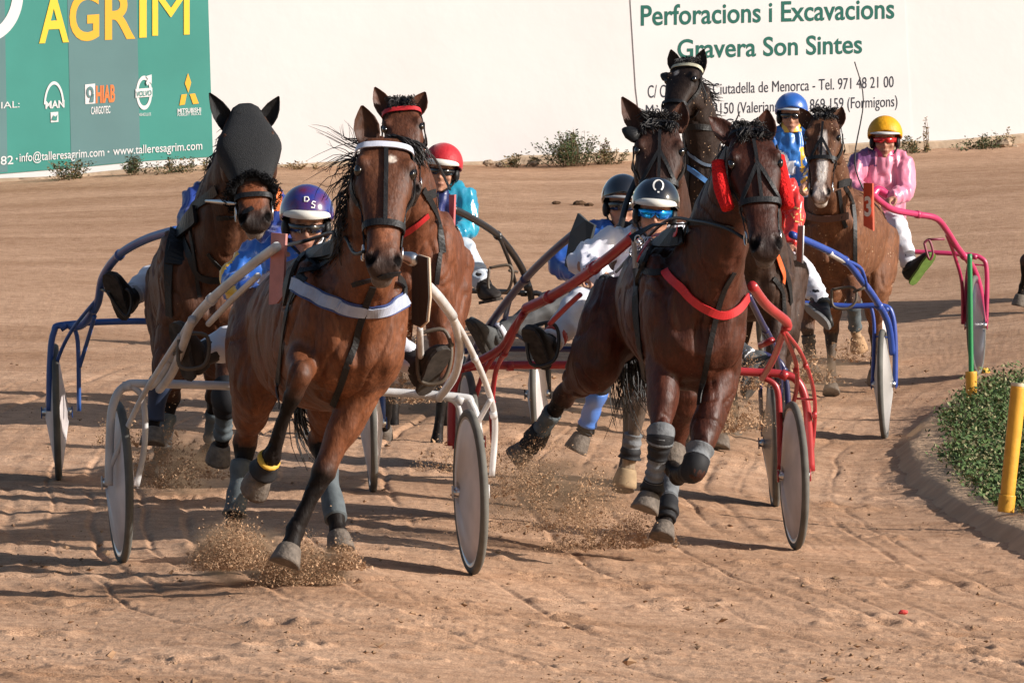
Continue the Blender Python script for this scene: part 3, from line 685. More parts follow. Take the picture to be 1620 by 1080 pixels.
    def ear(s, b, base, tip, k):
        ax = tip-base; L = np.linalg.norm(ax); ax = ax/L; sd = nrm(s.lat-ax*np.dot(s.lat, ax)); fr = np.cross(ax, sd)
        if np.dot(fr, s.F) < 0: fr = -fr
        rows = []
        for u, w_, th in ((-.12, .026, .024), (0, .032, .026), (.2, .041, .024), (.42, .043, .02), (.65, .034, .015), (.85, .018, .009), (1, .004, .003)):
            w_ *= k; row = []
            for a in np.linspace(0, 2*math.pi, 16, endpoint=False):
                ca, sa = math.cos(a), math.sin(a); y = th*k*sa
                if sa > 0: y = th*k*(.25 - .95*(1-ca*ca))*(1 if u > .05 else -.6)
                row.append(base + ax*L*u + sd*w_*ca*1.05 + fr*y*1.3 + fr*.02*math.sin(u*2.2))
            rows.append(row)
        b.grid(rows)
    def colours(s, co, wk):
        sp = s.sp; n = len(co); base = V(sp['coat']); pts = V(sp.get('points', (.012, .009, .008))); col = np.tile(base, (n, 1))
        q = co-s.O; up = q[:, 2]
        nz = np.array([noise.noise(Vector(c)*5) for c in co])
        # lighter flank / belly tan and darker topline, a coat pattern of the bay
        top = np.clip((up-.18)/.25, 0, 1); col *= (1-.35*top)[:, None]
        D = []; 
        for (J, fore, ks, lg) in s.legs:
            best = np.full(n, 9.); U_ = np.zeros(n)
            for i in range(len(J)-1):
                dd, t = segdist(co, J[i], J[i+1]); k = dd < best; best[k] = dd[k]; U_[k] = i+t[k]
            st = lg.get('black', 1.75 if fore else 1.72)
            inl = np.clip((.13-best)/.03, 0, 1); a = inl*np.clip((U_-st+.12*nz)/.35, 0, 1)
            pc = V(lg.get('pcol', pts)); col = col*(1-a[:, None]) + pc*a[:, None]
            if 'sock' in lg:
                u0, sc_ = lg['sock']; a = np.clip((.09-best)/.02, 0, 1)*np.clip((U_-u0)/.1, 0, 1); col = col*(1-a[:, None]) + V(sc_)*a[:, None]
        # head: dark muzzle, eye rims, nostrils, star / blaze
        q = co-s.pol; t = (q @ s.A)/s.L; x = (q @ s.lat)/s.hs/wk; y = (q @ s.N)/s.hs; hm = s.headmask(co)
        a = hm*np.clip((t-sp.get('muzz', .80)+.05*nz)/.12, 0, 1)*sp.get('muzzk', .85); col = col*(1-a[:, None]) + V(sp.get('muzzc', (.018, .014, .013)))*a[:, None]
        for sg in (-1, 1):
            ee = np.sqrt(((t-.272)*s.L/s.hs)**2+(x-sg*.098)**2+(y-.028)**2); a = hm*np.clip(1.7-ee/.030, 0, 1)*.8; col = col*(1-a[:, None]) + pts*a[:, None]
            ee = np.sqrt(((t-.905)*s.L/s.hs/1.5)**2+(x-sg*(.050-.35*0))**2+((y-.034)/1.6)**2); a = hm*np.clip((1.25-ee/.021)*2, 0, 1); col = col*(1-a[:, None]) + V((.004, .003, .003))*a[:, None]
        a = hm*np.clip((t-.84)/.03, 0, 1)*np.exp(-((y+.030)/.007)**2); col = col*(1-a[:, None]) + V((.004, .003, .003))*a[:, None]
        for (t0, x0, rt, rx, cc) in sp.get('marks', []):
            ee = np.sqrt(((t-t0)/rt)**2+((x-x0)/rx)**2) + .25*nz; a = hm*(y > -.02)*np.clip((1.05-ee)*5, 0, 1); col = col*(1-a[:, None]) + V(cc)*a[:, None]
        if 'lip' in sp:
            a = hm*np.clip((t-.93)/.03, 0, 1)*np.clip((-.02-y)/.01, 0, 1); col = col*(1-a[:, None]) + V(sp['lip'])*a[:, None]
        if 'dust' in sp:      # sand caked on the lower legs and belly
            z = co[:, 2]-s.root.location.z; a = sp['dust']*np.clip((.75-z)/.5+.5*nz, 0, .8); col = col*(1-a[:, None]) + V((.24, .16, .10))*a[:, None]
        return col
    # ---- things laid on the body
    def cast(s, px, py, back=.03):
        o = CAMLOC; dr = ray(px, py).normalized(); h = s.bvh.ray_cast(o, dr)
        if h[0] is not None: return V(h[0]), V(h[1])
        pt = P(px, py, s.d0-.3); h = s.bvh.find_nearest(pt); return V(pt if (pt-h[0]).length > .12 else h[0]), V(h[1])
    def strap(s, pts, wid, m, name='strap', off=.006, th=.005, b=None, n=None):
        pp = [V((q[0], q[1])) for q in pts]; pl, _ = spline(pp, [0]*len(pp), 8) if len(pp) > 2 else ([pp[0]+(pp[1]-pp[0])*t for t in np.linspace(0, 1, 9)], 0)
        loc, nor = [], []
        for q in pl:
            l, n_ = s.cast(q[0], q[1]); n_ = n_ if np.dot(n_, -V(ray(q[0], q[1]))) > 0 else -n_
            loc.append(l); nor.append(n_)
        loc = np.array(loc); nor = np.array(nor)
        # drop jumps in depth along the strap
        for it in range(3):
            l2 = loc.copy(); l2[1:-1] = .5*loc[1:-1]+.25*(loc[:-2]+loc[2:]); loc = l2
            n2 = nor.copy(); n2[1:-1] = .4*nor[1:-1]+.3*(nor[:-2]+nor[2:]); nor = n2
        nor = [nrm(q) for q in nor]; loc = [l+n_*off for l, n_ in zip(loc, nor)]
        B = b if b is not None else MB(); B.ribbon(loc, nor, wid, th)
        if b is None: return B.build(name, m, s.root, False)
    def headring(s, b, t0, t1, wid, a0=0, a1=2*math.pi, off=.012, tw=0.0):
        """a strap round the head between phi a0..a1; t0 at the front, t1 at the back"""
        sp = s.sp; wk = sp['head'].get('w', 1.0); loc, nor = [], []
        for a in np.linspace(a0, a1, 40):
            ca, sa = math.cos(a), math.sin(a); f = .5+.5*sa; t = t1+(t0-t1)*f+tw*ca
            w_ = np.interp(t, HT, HW); fr = np.interp(t, HT, HF); bk = np.interp(t, HT, HB)
            x = w_*math.copysign(abs(ca)**.85, ca); y = fr*abs(sa)**.75 if sa > 0 else -bk*abs(sa)**.9
            if sa < 0: x *= (1-.42*abs(sa)**1.5)
            c = s.hp(t, x, y, wk); h = s.bvh.find_nearest(Vector(c)); n_ = nrm(s.lat*ca+s.N*sa)
            pt = c if h[0] is None else V(h[0]); hn = V(h[1]) if h[0] is not None else n_
            if np.linalg.norm(pt-c) > .06: pt = c
            if np.dot(hn, n_) < .2: hn = n_
            loc.append(pt+nrm(hn+n_)*off); nor.append(nrm(hn+n_))
        loc = np.array(loc); l2 = loc.copy(); l2[1:-1] = .5*loc[1:-1]+.25*(loc[:-2]+loc[2:]); b.ribbon(list(l2), nor, wid, .005)
    def headline(s, b, pts, wid, off=.009):
        """strap through (t, x, y) head coordinates, snapped onto the head"""
        wk = s.sp['head'].get('w', 1.0); loc, nor = [], []
        pl, _ = spline([V(q) for q in pts], [0]*len(pts), 6) if len(pts) > 2 else ([V(pts[0])+(V(pts[1])-V(pts[0]))*k for k in np.linspace(0, 1, 9)], 0)
        for q in pl:
            c = s.hp(q[0], q[1], q[2], wk); h = s.bvh.find_nearest(Vector(c)); ct = s.hp(q[0], 0, -.06, wk); o_ = nrm(c-ct)
            hn = V(h[1]); hn = hn if np.dot(hn, o_) > 0 else o_
            loc.append(V(h[0])+hn*off); nor.append(nrm(hn))
        loc = np.array(loc); l2 = loc.copy(); l2[1:-1] = .5*loc[1:-1]+.25*(loc[:-2]+loc[2:]); b.ribbon(list(l2), nor, wid, .005)
    def legband(s, i, u0, u1, grow, m, name='leg_boot', n=8, flare=0.0):
        J, fore, ks, lg = s.legs[i]; us, rs = (s.PF if fore else s.PH); pts, rad = [], []
        for u in np.linspace(u0, u1, n):
            pts.append(s.legpt(J, u)); rad.append(np.interp(u, us, rs)*ks+grow+flare*(u-u0)/(u1-u0)+.004*math.sin(u*40))
        b = MB(); b.tube(pts, rad, 14, 2, 1.14, up=s.F); return b.build(name, m, s.root)
    def hair(s, name, roots, dirs, length, n, r=.004, sag=.2, curl=.03, seed=1, m=None, taper=True):
        rnd = random.Random(seed); b = MB()
        n = int(n*1.8); r = r*.72; cl = [rnd.random() for _ in range(max(5, n//9))]; cp = [rnd.uniform(0, 6.28) for _ in cl]
        for k in range(n):
            ci = k % len(cl); u = min(max(cl[ci]+rnd.gauss(0, .03), 0), .999)*(len(roots)-1); i = int(u); f = u-i; i2 = min(i+1, len(roots)-1)
            a = roots[i]+(roots[i2]-roots[i])*f + V([rnd.gauss(0, .008) for _ in range(3)]); dv = nrm(dirs[i]+(dirs[i2]-dirs[i])*f + V([rnd.gauss(0, .09)+.26*math.sin(cp[ci]*(q+1)*1.7) for q in range(3)]))
            L = length*rnd.uniform(.55, 1.1); pts = []; ph = cp[ci]+rnd.gauss(0, .35)
            for t in (0, .25, .5, .75, 1.0):
                pts.append(a + dv*L*t + V((0, 0, -1))*sag*L*t*t + s.S*curl*math.sin(ph+t*4)*t + s.U*curl*.7*math.cos(ph*1.7+t*5)*t)
            b.tube(pts, [r, r, r*.9, r*.7, r*.25], 4, 2)
        return b.build(name, m or hair_mat(), s.root)
LEATHER = mat('black_leather', (.010, .010, .011), .5, .28, bump=.15, bscale=80)
STEEL = mat('steel', (.55, .55, .56), .3, .5, 1.0)
NEOP = mat('black_neoprene', (.014, .014, .016), .7, .3, noise_amt=.3, nscale=14)
BANDAGE = mat('grey_bandage', (.17, .18, .19), .85, .2, noise_amt=.35, nscale=22, bump=.4, bscale=40)
def bridle(h, name='bridle', m=LEATHER, nose=True, brow=None, centre=True, wid=.020, cheek=True, xs=False, bit=True, nt=.60):
    b = MB()
    if nose: h.headring(b, nt, nt-.02, wid*1.25)
    if cheek:
        for sg in (-1, 1): h.headline(b, [(.10, sg*.092, .0), (.25, sg*.108, -.03), (.45, sg*.09, -.03), (.60, sg*.072, -.02), (.80, sg*.062, -.035)], wid)
    if centre: h.headline(b, [(.10, 0, .06), (.30, 0, .08), (.45, 0, .07), (nt, 0, .06)], wid*.72)
    if xs:
        for sg in (-1, 1): h.headline(b, [(.30, 0, .08), (.42, sg*.035, .06), (.56, sg*.066, .02)], wid*.8)
    h.headring(b, -.02, .06, wid, 0.0, math.pi) if brow is None else None
    h.headring(b, .02, .40, wid, math.pi, 2*math.pi)
    b.build(name, m, h.root, False)
    if brow is not None:
        bb = MB(); h.headring(bb, .10, .09, .028, -.1, math.pi+.1, .015); bb.build('browband', brow, h.root, False)
    if bit:
        for sg in (-1, 1):
            c = h.hp(.80, sg*.075, -.035); bb = MB(); ax = h.A; nn = h.N
            bb.tube([c+.030*(math.cos(a)*ax+math.sin(a)*nn) for a in np.linspace(0, 2*math.pi, 17)], .005, 6, 1); bb.build('bit_ring', STEEL, h.root)
def breastpoint(h, px, py):
    return h.cast(px, py)
# ------------------------------------------------------------ the horses one by one
HORSES = {}
def legs_auto(cx, rx, yt, d0, yg, ph=0, **kw):
    """four legs of a trot: cx / rx centre of chest and rump, yt trunk mid height, yg ground (photo pixels)"""
    s = FPX/d0; H = yg-yt; w = .15*s
    L = []
    def fore(x, up): 
        return dict(j=[(x, yt, .02), (x, yt+.30*H, .02), (x+.02*s, yt+.60*H, .32 if up else .05), (x-.02*s, yt+(.74 if up else .86)*H, .12 if up else .10), (x-.03*s, yt+(.80 if up else .93)*H, .04 if up else .14)], **kw)
    def hind(x, up):
        return dict(j=[(x, yt-.02*s, -1.30), (x, yt+.30*H, -1.10), (x, yt+.58*H, -1.45), (x, yt+(.78 if up else .88)*H, -1.5 if up else -1.25), (x, yt+(.84 if up else .93)*H, -1.55 if up else -1.2)], **kw)
    return [fore(cx-w, ph), fore(cx+w, not ph), hind(rx-w, not ph), hind(rx+w, ph)]
def trunk(cx, cy, rx, ry, k=1.0):
    f = lambda o: (rx+(cx-rx)*(1.5+o)/1.5, ry+(cy-ry)*(1.5+o)/1.5, o)
    return [(*f(-1.62), .15*k, .17*k), (*f(-1.42), .25*k, .27*k), (*f(-1.1), .285*k, .31*k), (*f(-.7), .28*k, .335*k), (*f(-.3), .265*k, .34*k), (*f(0), .25*k, .33*k), (*f(.14), .225*k, .28*k), (cx, cy-.04*300*k*.7, .27, .15*k, .20*k)]
def crest(h, a=.05, b=1.0, n=6, hk=.85):
    C, Hh = h.neckC, h.neckH; out = []
    for t in np.linspace(b, a, n):
        i = min(int(t*(len(C)-1)), len(C)-1); tt = nrm(C[min(i+1, len(C)-1)]-C[max(i-1, 0)]); sd = nrm(h.S-tt*np.dot(h.S, tt)); up = np.cross(sd, tt); up = up if up[2] > 0 else -up
        out.append(C[i]+up*Hh[i]*hk)
    return out
def tuft(h, y=.035, L=.10, n=70, side=0.0, seed=1, nm='forelock'):
    n = int(n*.8); L = L*.9
    r0 = [V(h.hp(-.02, x, y-.02)) for x in (-.045, 0, .045)]
    h.hair(nm, r0, [nrm(h.A*.75+h.N*.55+h.lat*(side+q)) for q in (-.35, 0, .35)], L, n, .0045, .15, .025, seed)
GB = mat('grey_leg_boot', (.10, .12, .13), .7, .3, noise_amt=.35, nscale=18, bump=.2, bscale=30)
RED = mat('red_webbing', (.50, .02, .025), .5, .4, noise_amt=.2, nscale=20)
BLUEW = mat('light_blue_webbing', (.08, .22, .50), .5, .4)
def horse_a():
    h = Horse('bay_horse', 'glossy bay trotter with pale blue breast strap and white browband, leading on the left', 28.0, dict(
        coat=(.140, .047, .018), coatname='bay_coat', rough=.46, dapple=.25,
        trunk=[(456, 522, -1.62, .12, .15), (460, 520, -1.42, .205, .24), (472, 523, -1.1, .240, .285), (491, 525, -.7, .250, .32), (518, 525, -.3, .242, .335), (549, 522, 0, .232, .33), (562, 515, .14, .21, .29), (569, 505, .27, .14, .20)],
        neck=[(557, 475, .0, .168, .33), (576, 400, .22, .124, .27), (590, 320, .46, .106, .19), (604, 250, .66, .09, .14)],
        head=dict(poll=(608, 222, .74), nose=(606, 438, 1.10), w=1.07, tilt=-.03, yaw=0.03),
        ears=[((584, 226, .70), (572, 168, .68), 1.2), ((640, 232, .68), (668, 238, .50), 1.25)],
        legs=[dict(j=[(485, 490, .02), (482, 560, .02), (476, 592, .36), (428, 722, .18), (412, 752, .10)], black=1.9, k=1.0),
              dict(j=[(585, 530, .0), (572, 615, .0), (511, 745, .08), (468, 838, .12), (458, 868, .16)], k=1.06, black=1.78),
              dict(j=[(425, 500, -1.30), (402, 600, -1.12), (389, 700, -1.42), (371, 812, -1.30), (364, 850, -1.24)], k=1.0),
              dict(j=[(520, 510, -1.30), (522, 610, -1.12), (508, 700, -1.30), (531, 818, -1.0), (535, 846, -.96)], k=1.0)],
        marks=[(.20, .02, .035, .020, (.62, .55, .48)), (.70, 0, .10, .035, (.20, .07, .03))], lip=(.12, .10, .09), eartint=.4))
    W1 = mat('pale_blue_webbing', (.36, .40, .50), .5, .4, noise_amt=.2, nscale=30); W2 = mat('navy_edging', (.03, .05, .16), .5)
    bridle(h, brow=mat('white_browband', (.55, .57, .66), .4, .5), wid=.024, nt=.66)
    bp = [(466, 449), (490, 464), (520, 478), (555, 489), (590, 492), (615, 487), (640, 474)]
    h.strap(bp, .066, W2, 'breast_collar', .006, .006); h.strap(bp, .050, W1, 'collar_lining', .014, .005)
    b = MB(); S = lambda pts, w_=.03: h.strap(pts, w_, LEATHER, b=b, off=.008)
    S([(590, 452), (575, 500), (555, 560), (528, 640)], .028); S([(470, 452), (455, 500), (447, 560), (438, 640)], .028); S([(462, 470), (500, 410), (540, 375)], .07); S([(455, 440), (480, 405), (525, 372)], .05)
    S([(640, 440), (636, 480)], .03); S([(475, 430), (505, 425), (540, 395)], .025); S([(560, 450), (590, 440), (630, 430)], .02)
    b.build('harness_straps', LEATHER, h.root, False)
    sad = MB(); S2 = lambda pts, w_: h.strap(pts, w_, LEATHER, b=sad, off=.010, th=.014); S2([(456, 470), (466, 430), (492, 396), (526, 372)], .075); sad.build('harness_saddle', LEATHER, h.root, False)
    h.legband(2, 2.28, 3.05, .012, GB); h.legband(3, 2.28, 3.08, .012, GB)
    h.legband(0, 3.10, 3.26, .011, mat('yellow_tape', (.55, .32, .03), .7), 'leg_tape', 4)
    h.legband(0, 3.28, 3.75, .014, NEOP, 'bell_boot', 4, .012)
    cr = [V(P(x, y, 28.0-f)) for x, y, f in ((590, 235, .62), (572, 285, .50), (562, 330, .40), (552, 370, .28))]
    h.hair('mane', cr, [nrm(-h.S*1.0-h.U*q) for q in (.1, .5, 1.0, 1.4)], .11, 150, .0035, .5, .035, 3)
    h.hair('flying_mane', cr[:2], [nrm(-h.S*1.0+h.U*.45), nrm(-h.S+h.U*.1)], .24, 26, .0024, .25, .06, 9)
    fl = [V(P(x, y, 28.0-.74)) for x, y in ((602, 222), (622, 218), (644, 226))]
    h.hair('forelock', fl, [nrm(h.S*.9+h.N*.3-h.U*.5)]*3, .11, 110, .005, .5, .02, 5)
    tl = [V(P(x, y, 28.0+1.6)) for x, y in ((478, 600), (470, 610))]
    h.hair('tail', tl, [nrm(h.S*.35-h.U)]*2, .30, 60, .005, .1, .05, 6)
    HORSES['a'] = h
def horse_b():
    h = Horse('dark_bay_horse', 'very dark bay trotter with red cheek rolls and a red breast strap', 31.2, dict(
        coat=(.064, .0165, .0075), coatname='dark_bay_coat', rough=.40, dapple=.3,
        trunk=[(1040, 474, -1.62, .12, .15), (1042, 472, -1.42, .19, .235), (1047, 472, -1.1, .225, .275), (1057, 477, -.7, .245, .30), (1071, 486, -.3, .25, .325), (1096, 504, 0, .238, .34), (1104, 500, .14, .215, .30), (1110, 490, .27, .15, .21)],
        neck=[(1108, 455, .0, .185, .33), (1132, 375, .22, .145, .27), (1162, 295, .48, .115, .19), (1184, 232, .68, .09, .14)],
        head=dict(poll=(1186, 212, .76), nose=(1214, 410, 1.08), w=1.10, yaw=-.06),
        ears=[((1160, 222, .70), (1121, 188, .66), 1.15), ((1207, 222, .70), (1213, 174, .68), 1.2)],
        legs=[dict(j=[(1050, 480, .02), (1050, 568, .05), (1045, 692, .28), (1032, 772, .20), (1027, 786, .22)], k=1.08, black=1.9),
              dict(j=[(1140, 490, .02), (1140, 600, .02), (1098, 742, .30), (1072, 752, -.02), (1062, 738, -.10)], k=1.08, black=1.85, hdir=(0.1, .6, .6)),
              dict(j=[(990, 475, -1.30), (946, 560, -1.20), (890, 628, -1.55), (846, 695, -1.72), (833, 710, -1.76)], k=1.05, hdir=(-.65, .1, -.5)),
              dict(j=[(1040, 480, -1.25), (1078, 610, -.85), (1066, 715, -.95), (1056, 808, -.55), (1051, 832, -.50)], k=1.0, black=2.0)],
        marks=[], muzz=.74, lip=(.10, .085, .08), eartint=.75, muzzk=.8))
    bridle(h, wid=.022, nt=.58, xs=True)
    fz = mat('red_sheepskin', (.58, .012, .012), .9, .2, bump=1.0, bscale=70)
    for (pts, f0) in ((((1136, 256), (1141, 295), (1152, 330)), .84), (((1231, 248), (1238, 290), (1247, 328)), .80)):
        b = MB(); b.tube([P(x, y, 31.2-f0-.05*i) for i, (x, y) in enumerate(pts)], [.030, .036, .030], 14, 6); b.build('cheek_roll', fz, h.root)
    bp = [(1052, 430), (1075, 452), (1105, 480), (1140, 497), (1165, 490), (1180, 470)]
    h.strap(bp, .040, RED, 'breast_collar', .010, .008)
    b = MB(); S = lambda pts, w_=.03: h.strap(pts, w_, LEATHER, b=b, off=.008)
    S([(1020, 428), (1035, 432), (1052, 430)], .03); S([(1010, 440), (1008, 490), (1016, 560), (1022, 600)], .05); S([(1020, 420), (1050, 375), (1085, 350)], .035); S([(1000, 380), (1040, 355), (1075, 345)], .05)
    S([(1160, 430), (1140, 470), (1120, 560), (1108, 640)], .026); S([(1080, 355), (1120, 352), (1160, 362)], .022)
    b.build('harness_straps', LEATHER, h.root, False)
    h.strap([(1012, 440), (1030, 400), (1050, 370)], .085, LEATHER, 'harness_saddle', .012, .016)
    h.strap([(1022, 420), (1040, 385), (1062, 360)], .02, RED, 'saddle_trim', .048, .004)
    b = MB(); rr = random.Random(3)
    for k in range(7):
        q = h.cast(1022+rr.uniform(-10, 14), 395+rr.uniform(-16, 18)); b.tube([q[0]+q[1]*.045+h.S*.014*math.cos(a)+h.U*.02*math.sin(a) for a in np.linspace(0, 6.28, 11)], .0035, 5, 1)
    b.build('buckles', STEEL, h.root)
    for (i, u0, u1) in ((0, 1.90, 2.12), (0, 2.35, 2.85), (3, 2.2, 2.85), (1, 1.78, 1.90), (2, 2.35, 2.9)): h.legband(i, u0, u1, .009, BANDAGE if i != 2 else GB, 'leg_bandage')
    h.legband(0, 1.98, 2.4, .010, NEOP, 'knee_boot'); h.legband(0, 2.82, 3.5, .012, NEOP, 'fetlock_boot'); h.legband(3, 2.82, 3.6, .012, NEOP, 'fetlock_boot'); h.legband(1, 1.9, 2.4, .007, NEOP, 'knee_boot'); h.legband(2, 2.75, 3.7, .014, NEOP, 'fetlock_boot')
    h.hair('mane', crest(h), [nrm(-h.S*.8-h.U*.6)]*6, .12, 130, .0045, .5, .03, 3)
    tuft(h, L=.10, n=130, seed=4); r0 = [V(h.hp(-.07, x, -.0)) for x in (-.05, 0, .05)]; h.hair('mane_tuft', r0, [nrm(h.U*.5+h.lat*q+h.N*.3) for q in (-.5, 0, .5)], .035, 80, .0035, .9, .02, 8)
    tl = [V(P(x, y, 31.2+1.6)) for x, y in ((982, 520), (990, 530))]; h.hair('tail', tl, [nrm(h.S*.12-h.U)]*2, .42, 90, .0045, .1, .06, 6)
    HORSES['b'] = h
def horse_h():
    h = Horse('hooded_horse', 'dark brown horse wearing a black mesh hood and fluffy noseband', 33.2, dict(
        coat=(.080, .030, .0135), coatname='brown_coat', rough=.5, mud=.35, trunk=trunk(328, 452, 312, 446, .94), dapple=.35,
        neck=[(333, 412, .0, .185, .33), (350, 340, .22, .15, .28), (372, 270, .46, .12, .20), (386, 215, .66, .095, .14)],
        head=dict(poll=(389, 184, .76), nose=(405, 366, 1.08), w=1.24, tilt=-.02),
        ears=[((364, 205, .76), (331, 148, .74), 1.0), ((416, 200, .76), (441, 153, .74), .95)], earcol=(.012, .012, .013),
        legs=[dict(j=[(285, 452, .02), (272, 540, .02), (252, 612, .12), (243, 668, .10), (242, 682, .12)], k=1.02), dict(j=[(365, 452, .02), (366, 540, .02), (357, 630, .30), (352, 692, .16), (349, 706, .14)], k=1.02),
              dict(j=[(282, 440, -1.3), (274, 540, -1.1), (268, 630, -1.45), (255, 715, -1.4), (250, 735, -1.38)]), dict(j=[(350, 440, -1.3), (345, 540, -1.1), (342, 630, -1.4), (336, 700, -1.5), (330, 715, -1.55)])],
        marks=[(.74, 0, .12, .05, (.20, .06, .02))], muzz=.84, muzzc=(.02, .015, .014), lip=(.34, .30, .28)))
    # hood of dark mesh following the head
    HM = mat('black_mesh', (.020, .021, .023), .75, .3, noise_amt=.25, nscale=120, bump=.5, bscale=260)
    b = MB(); rows = []
    for t in np.linspace(-.09, .61, 22):
        row = []
        for a in np.linspace(0, 2*math.pi, 36, endpoint=False):
            ca, sa = math.cos(a), math.sin(a); tt = max(t, 0); k = 1 if t > 0 else math.sqrt(max(.05, 1-(t/.10)**2))
            w_ = np.interp(tt, HT, HW)*k; fr = np.interp(tt, HT, HF)*k; bk = np.interp(tt, HT, HB)*k
            x = w_*math.copysign(abs(ca)**.85, ca); y = fr*abs(sa)**.75 if sa > 0 else -bk*abs(sa)**.9
            if sa < 0: x *= (1-.30*abs(sa)**1.5)
            bulge = .026*math.exp(-((t-.28)/.13)**2)*abs(ca)**2 if sa > -.4 else 0
            row.append(h.hp(t, x*np.interp(t, [-.1, .05, .28, .5], [.80, .86, 1.06, 1.04])+math.copysign(bulge*.45+.004, ca), y*1.10+.012*math.copysign(1, sa), 1.2))
        rows.append(row)
    b.grid(rows); b.build('mesh_hood', HM, h.root)
    fl = mat('black_fleece', (.010, .010, .011), .95, .1, bump=1.0, bscale=60); bb = MB()
    pts, rd = [], []
    for a in np.linspace(0, 2*math.pi, 33):
        ca, sa = math.cos(a), math.sin(a); pts.append(h.hp(.565+.05*(1-sa)+.05*abs(ca), .090*ca, .070*sa if sa > 0 else .14*sa, 1.1)); rd.append(.021+.005*math.sin(a*9))
    bb.tube(pts, rd, 12, 1); bb.build('fleece_noseband', fl, h.root)
    rn = []; dn = []
    for a in np.linspace(0, 2*math.pi, 40):
        ca, sa = math.cos(a), math.sin(a); rn.append(V(h.hp(.58+.05*(1-sa)+.05*abs(ca), .115*ca, .095*sa if sa > 0 else .17*sa, 1.1))); dn.append(nrm(h.lat*ca+h.N*sa))
    h.hair('fleece_fuzz', rn, dn, .006, 360, .003, 0, .008, 4, fl)
    b = MB(); h.headring(b, .73, .71, .026); 
    for sg in (-1, 1): h.headline(b, [(.60, sg*.07, 0), (.72, sg*.065, -.01), (.82, sg*.062, -.03)], .02)
    b.build('bridle', LEATHER, h.root, False)
    for sg in (-1, 1):
        c = V(h.hp(.82, sg*.085, -.03)); b = MB(); b.tube([c+.034*(math.cos(a)*h.A+math.sin(a)*h.N) for a in np.linspace(0, 6.2832, 17)], .005, 6, 1); b.build('bit_ring', STEEL, h.root)
    c = V(P(374, 322, 32.2)); b = MB(); b.tube([c, V(P(352, 320, 32.3)), V(P(326, 318, 32.5))], [.008, .013, .007], 8, 4); b.build('head_pole', STEEL, h.root)
    b = MB(); S = lambda pts, w_=.03: h.strap(pts, w_, LEATHER, b=b, off=.008)
    S([(285, 345), (300, 400), (320, 440), (365, 440)], .035); S([(275, 365), (268, 420), (270, 500)], .05); S([(300, 350), (310, 410), (316, 470)], .02); S([(330, 400), (355, 430), (372, 440)], .02); S([(290, 335), (320, 320), (345, 300)], .05); S([(345, 345), (380, 340), (400, 330)], .022)
    b.build('harness_straps', LEATHER, h.root, False); h.strap([(276, 420), (286, 372), (314, 338)], .09, LEATHER, 'harness_saddle', .012, .016)
    BB = mat('dark_blue_boot', (.02, .03, .06), .6, .3)
    h.legband(0, 1.85, 2.9, .014, BB, 'knee_boot'); h.legband(1, 1.8, 2.35, .022, NEOP, 'knee_boot'); h.legband(1, 2.35, 2.95, .012, GB); h.legband(2, 2.3, 2.95, .012, GB); h.legband(3, 2.3, 2.95, .012, GB)
    h.hair('mane', crest(h, hk=.9), [nrm(-h.S*1.0-h.U*.3)]*6, .10, 150, .0045, .5, .03, 3)
    tuft(h, y=.03, L=.05, n=40)
    HORSES['h'] = h
def horse_c():
    h = Horse('bay_horse', 'reddish bay horse with a thin red browband, right behind the leading bay', 39.5, dict(
        coat=(.135, .045, .020), coatname='bay_coat_two', rough=.45, trunk=trunk(654, 415, 664, 402), mud=.1,
        neck=[(656, 380, .0, .19, .33), (650, 312, .22, .155, .28), (642, 245, .46, .115, .20), (636, 195, .66, .09, .14)],
        head=dict(poll=(634, 166, .74), nose=(648, 318, 1.05), w=1.05),
        ears=[((613, 182, .70), (593, 139, .66), 1.15), ((656, 180, .70), (673, 147, .66), 1.15)],
        legs=legs_auto(656, 664, 415, 39.5, 742, 1), marks=[], eartint=.7, voxel=.014))
    bridle(h, brow=RED, wid=.02, centre=False)
    b = MB(); S = lambda pts, w_=.03: h.strap(pts, w_, LEATHER, b=b, off=.008)
    S([(668, 300), (690, 340), (700, 400)], .04); S([(695, 400), (690, 450)], .03); S([(672, 310), (700, 305), (712, 330)], .05); b.build('harness_straps', LEATHER, h.root, False)
    h.strap([(636, 372), (655, 358), (676, 340)], .036, RED, 'neck_strap', .010, .006)
    h.hair('mane', crest(h), [nrm(-h.S*.9+h.U*.0)]*6, .11, 120, .0045, .5, .03, 3); tuft(h, L=.10, n=90, side=.2)
    r0 = [V(h.hp(-.06, x, -.0)) for x in (-.06, 0, .06)]; h.hair('mane_tuft', r0, [nrm(h.U*.4+h.lat*q+h.N*.4) for q in (-.6, 0, .6)], .035, 70, .0035, .9, .02, 8)
    HORSES['c'] = h
def eyecup(h, px, py, f, sg):
    b = MB(); c = V(P(px, py, h.d0-f)); ax = nrm(h.lat*sg+h.U*.5); rows = []
    sd = nrm(np.cross(ax, h.N)); up = h.N
    for u, r in ((-.03, .035), (.0, .04), (.035, .035), (.06, .016), (.068, .004)): rows.append([c+ax*u+sd*r*math.cos(a)+up*r*.7*math.sin(a) for a in np.linspace(0, 6.2832, 14, endpoint=False)])
    b.grid(rows); b.build('eye_cup', LEATHER, h.root)
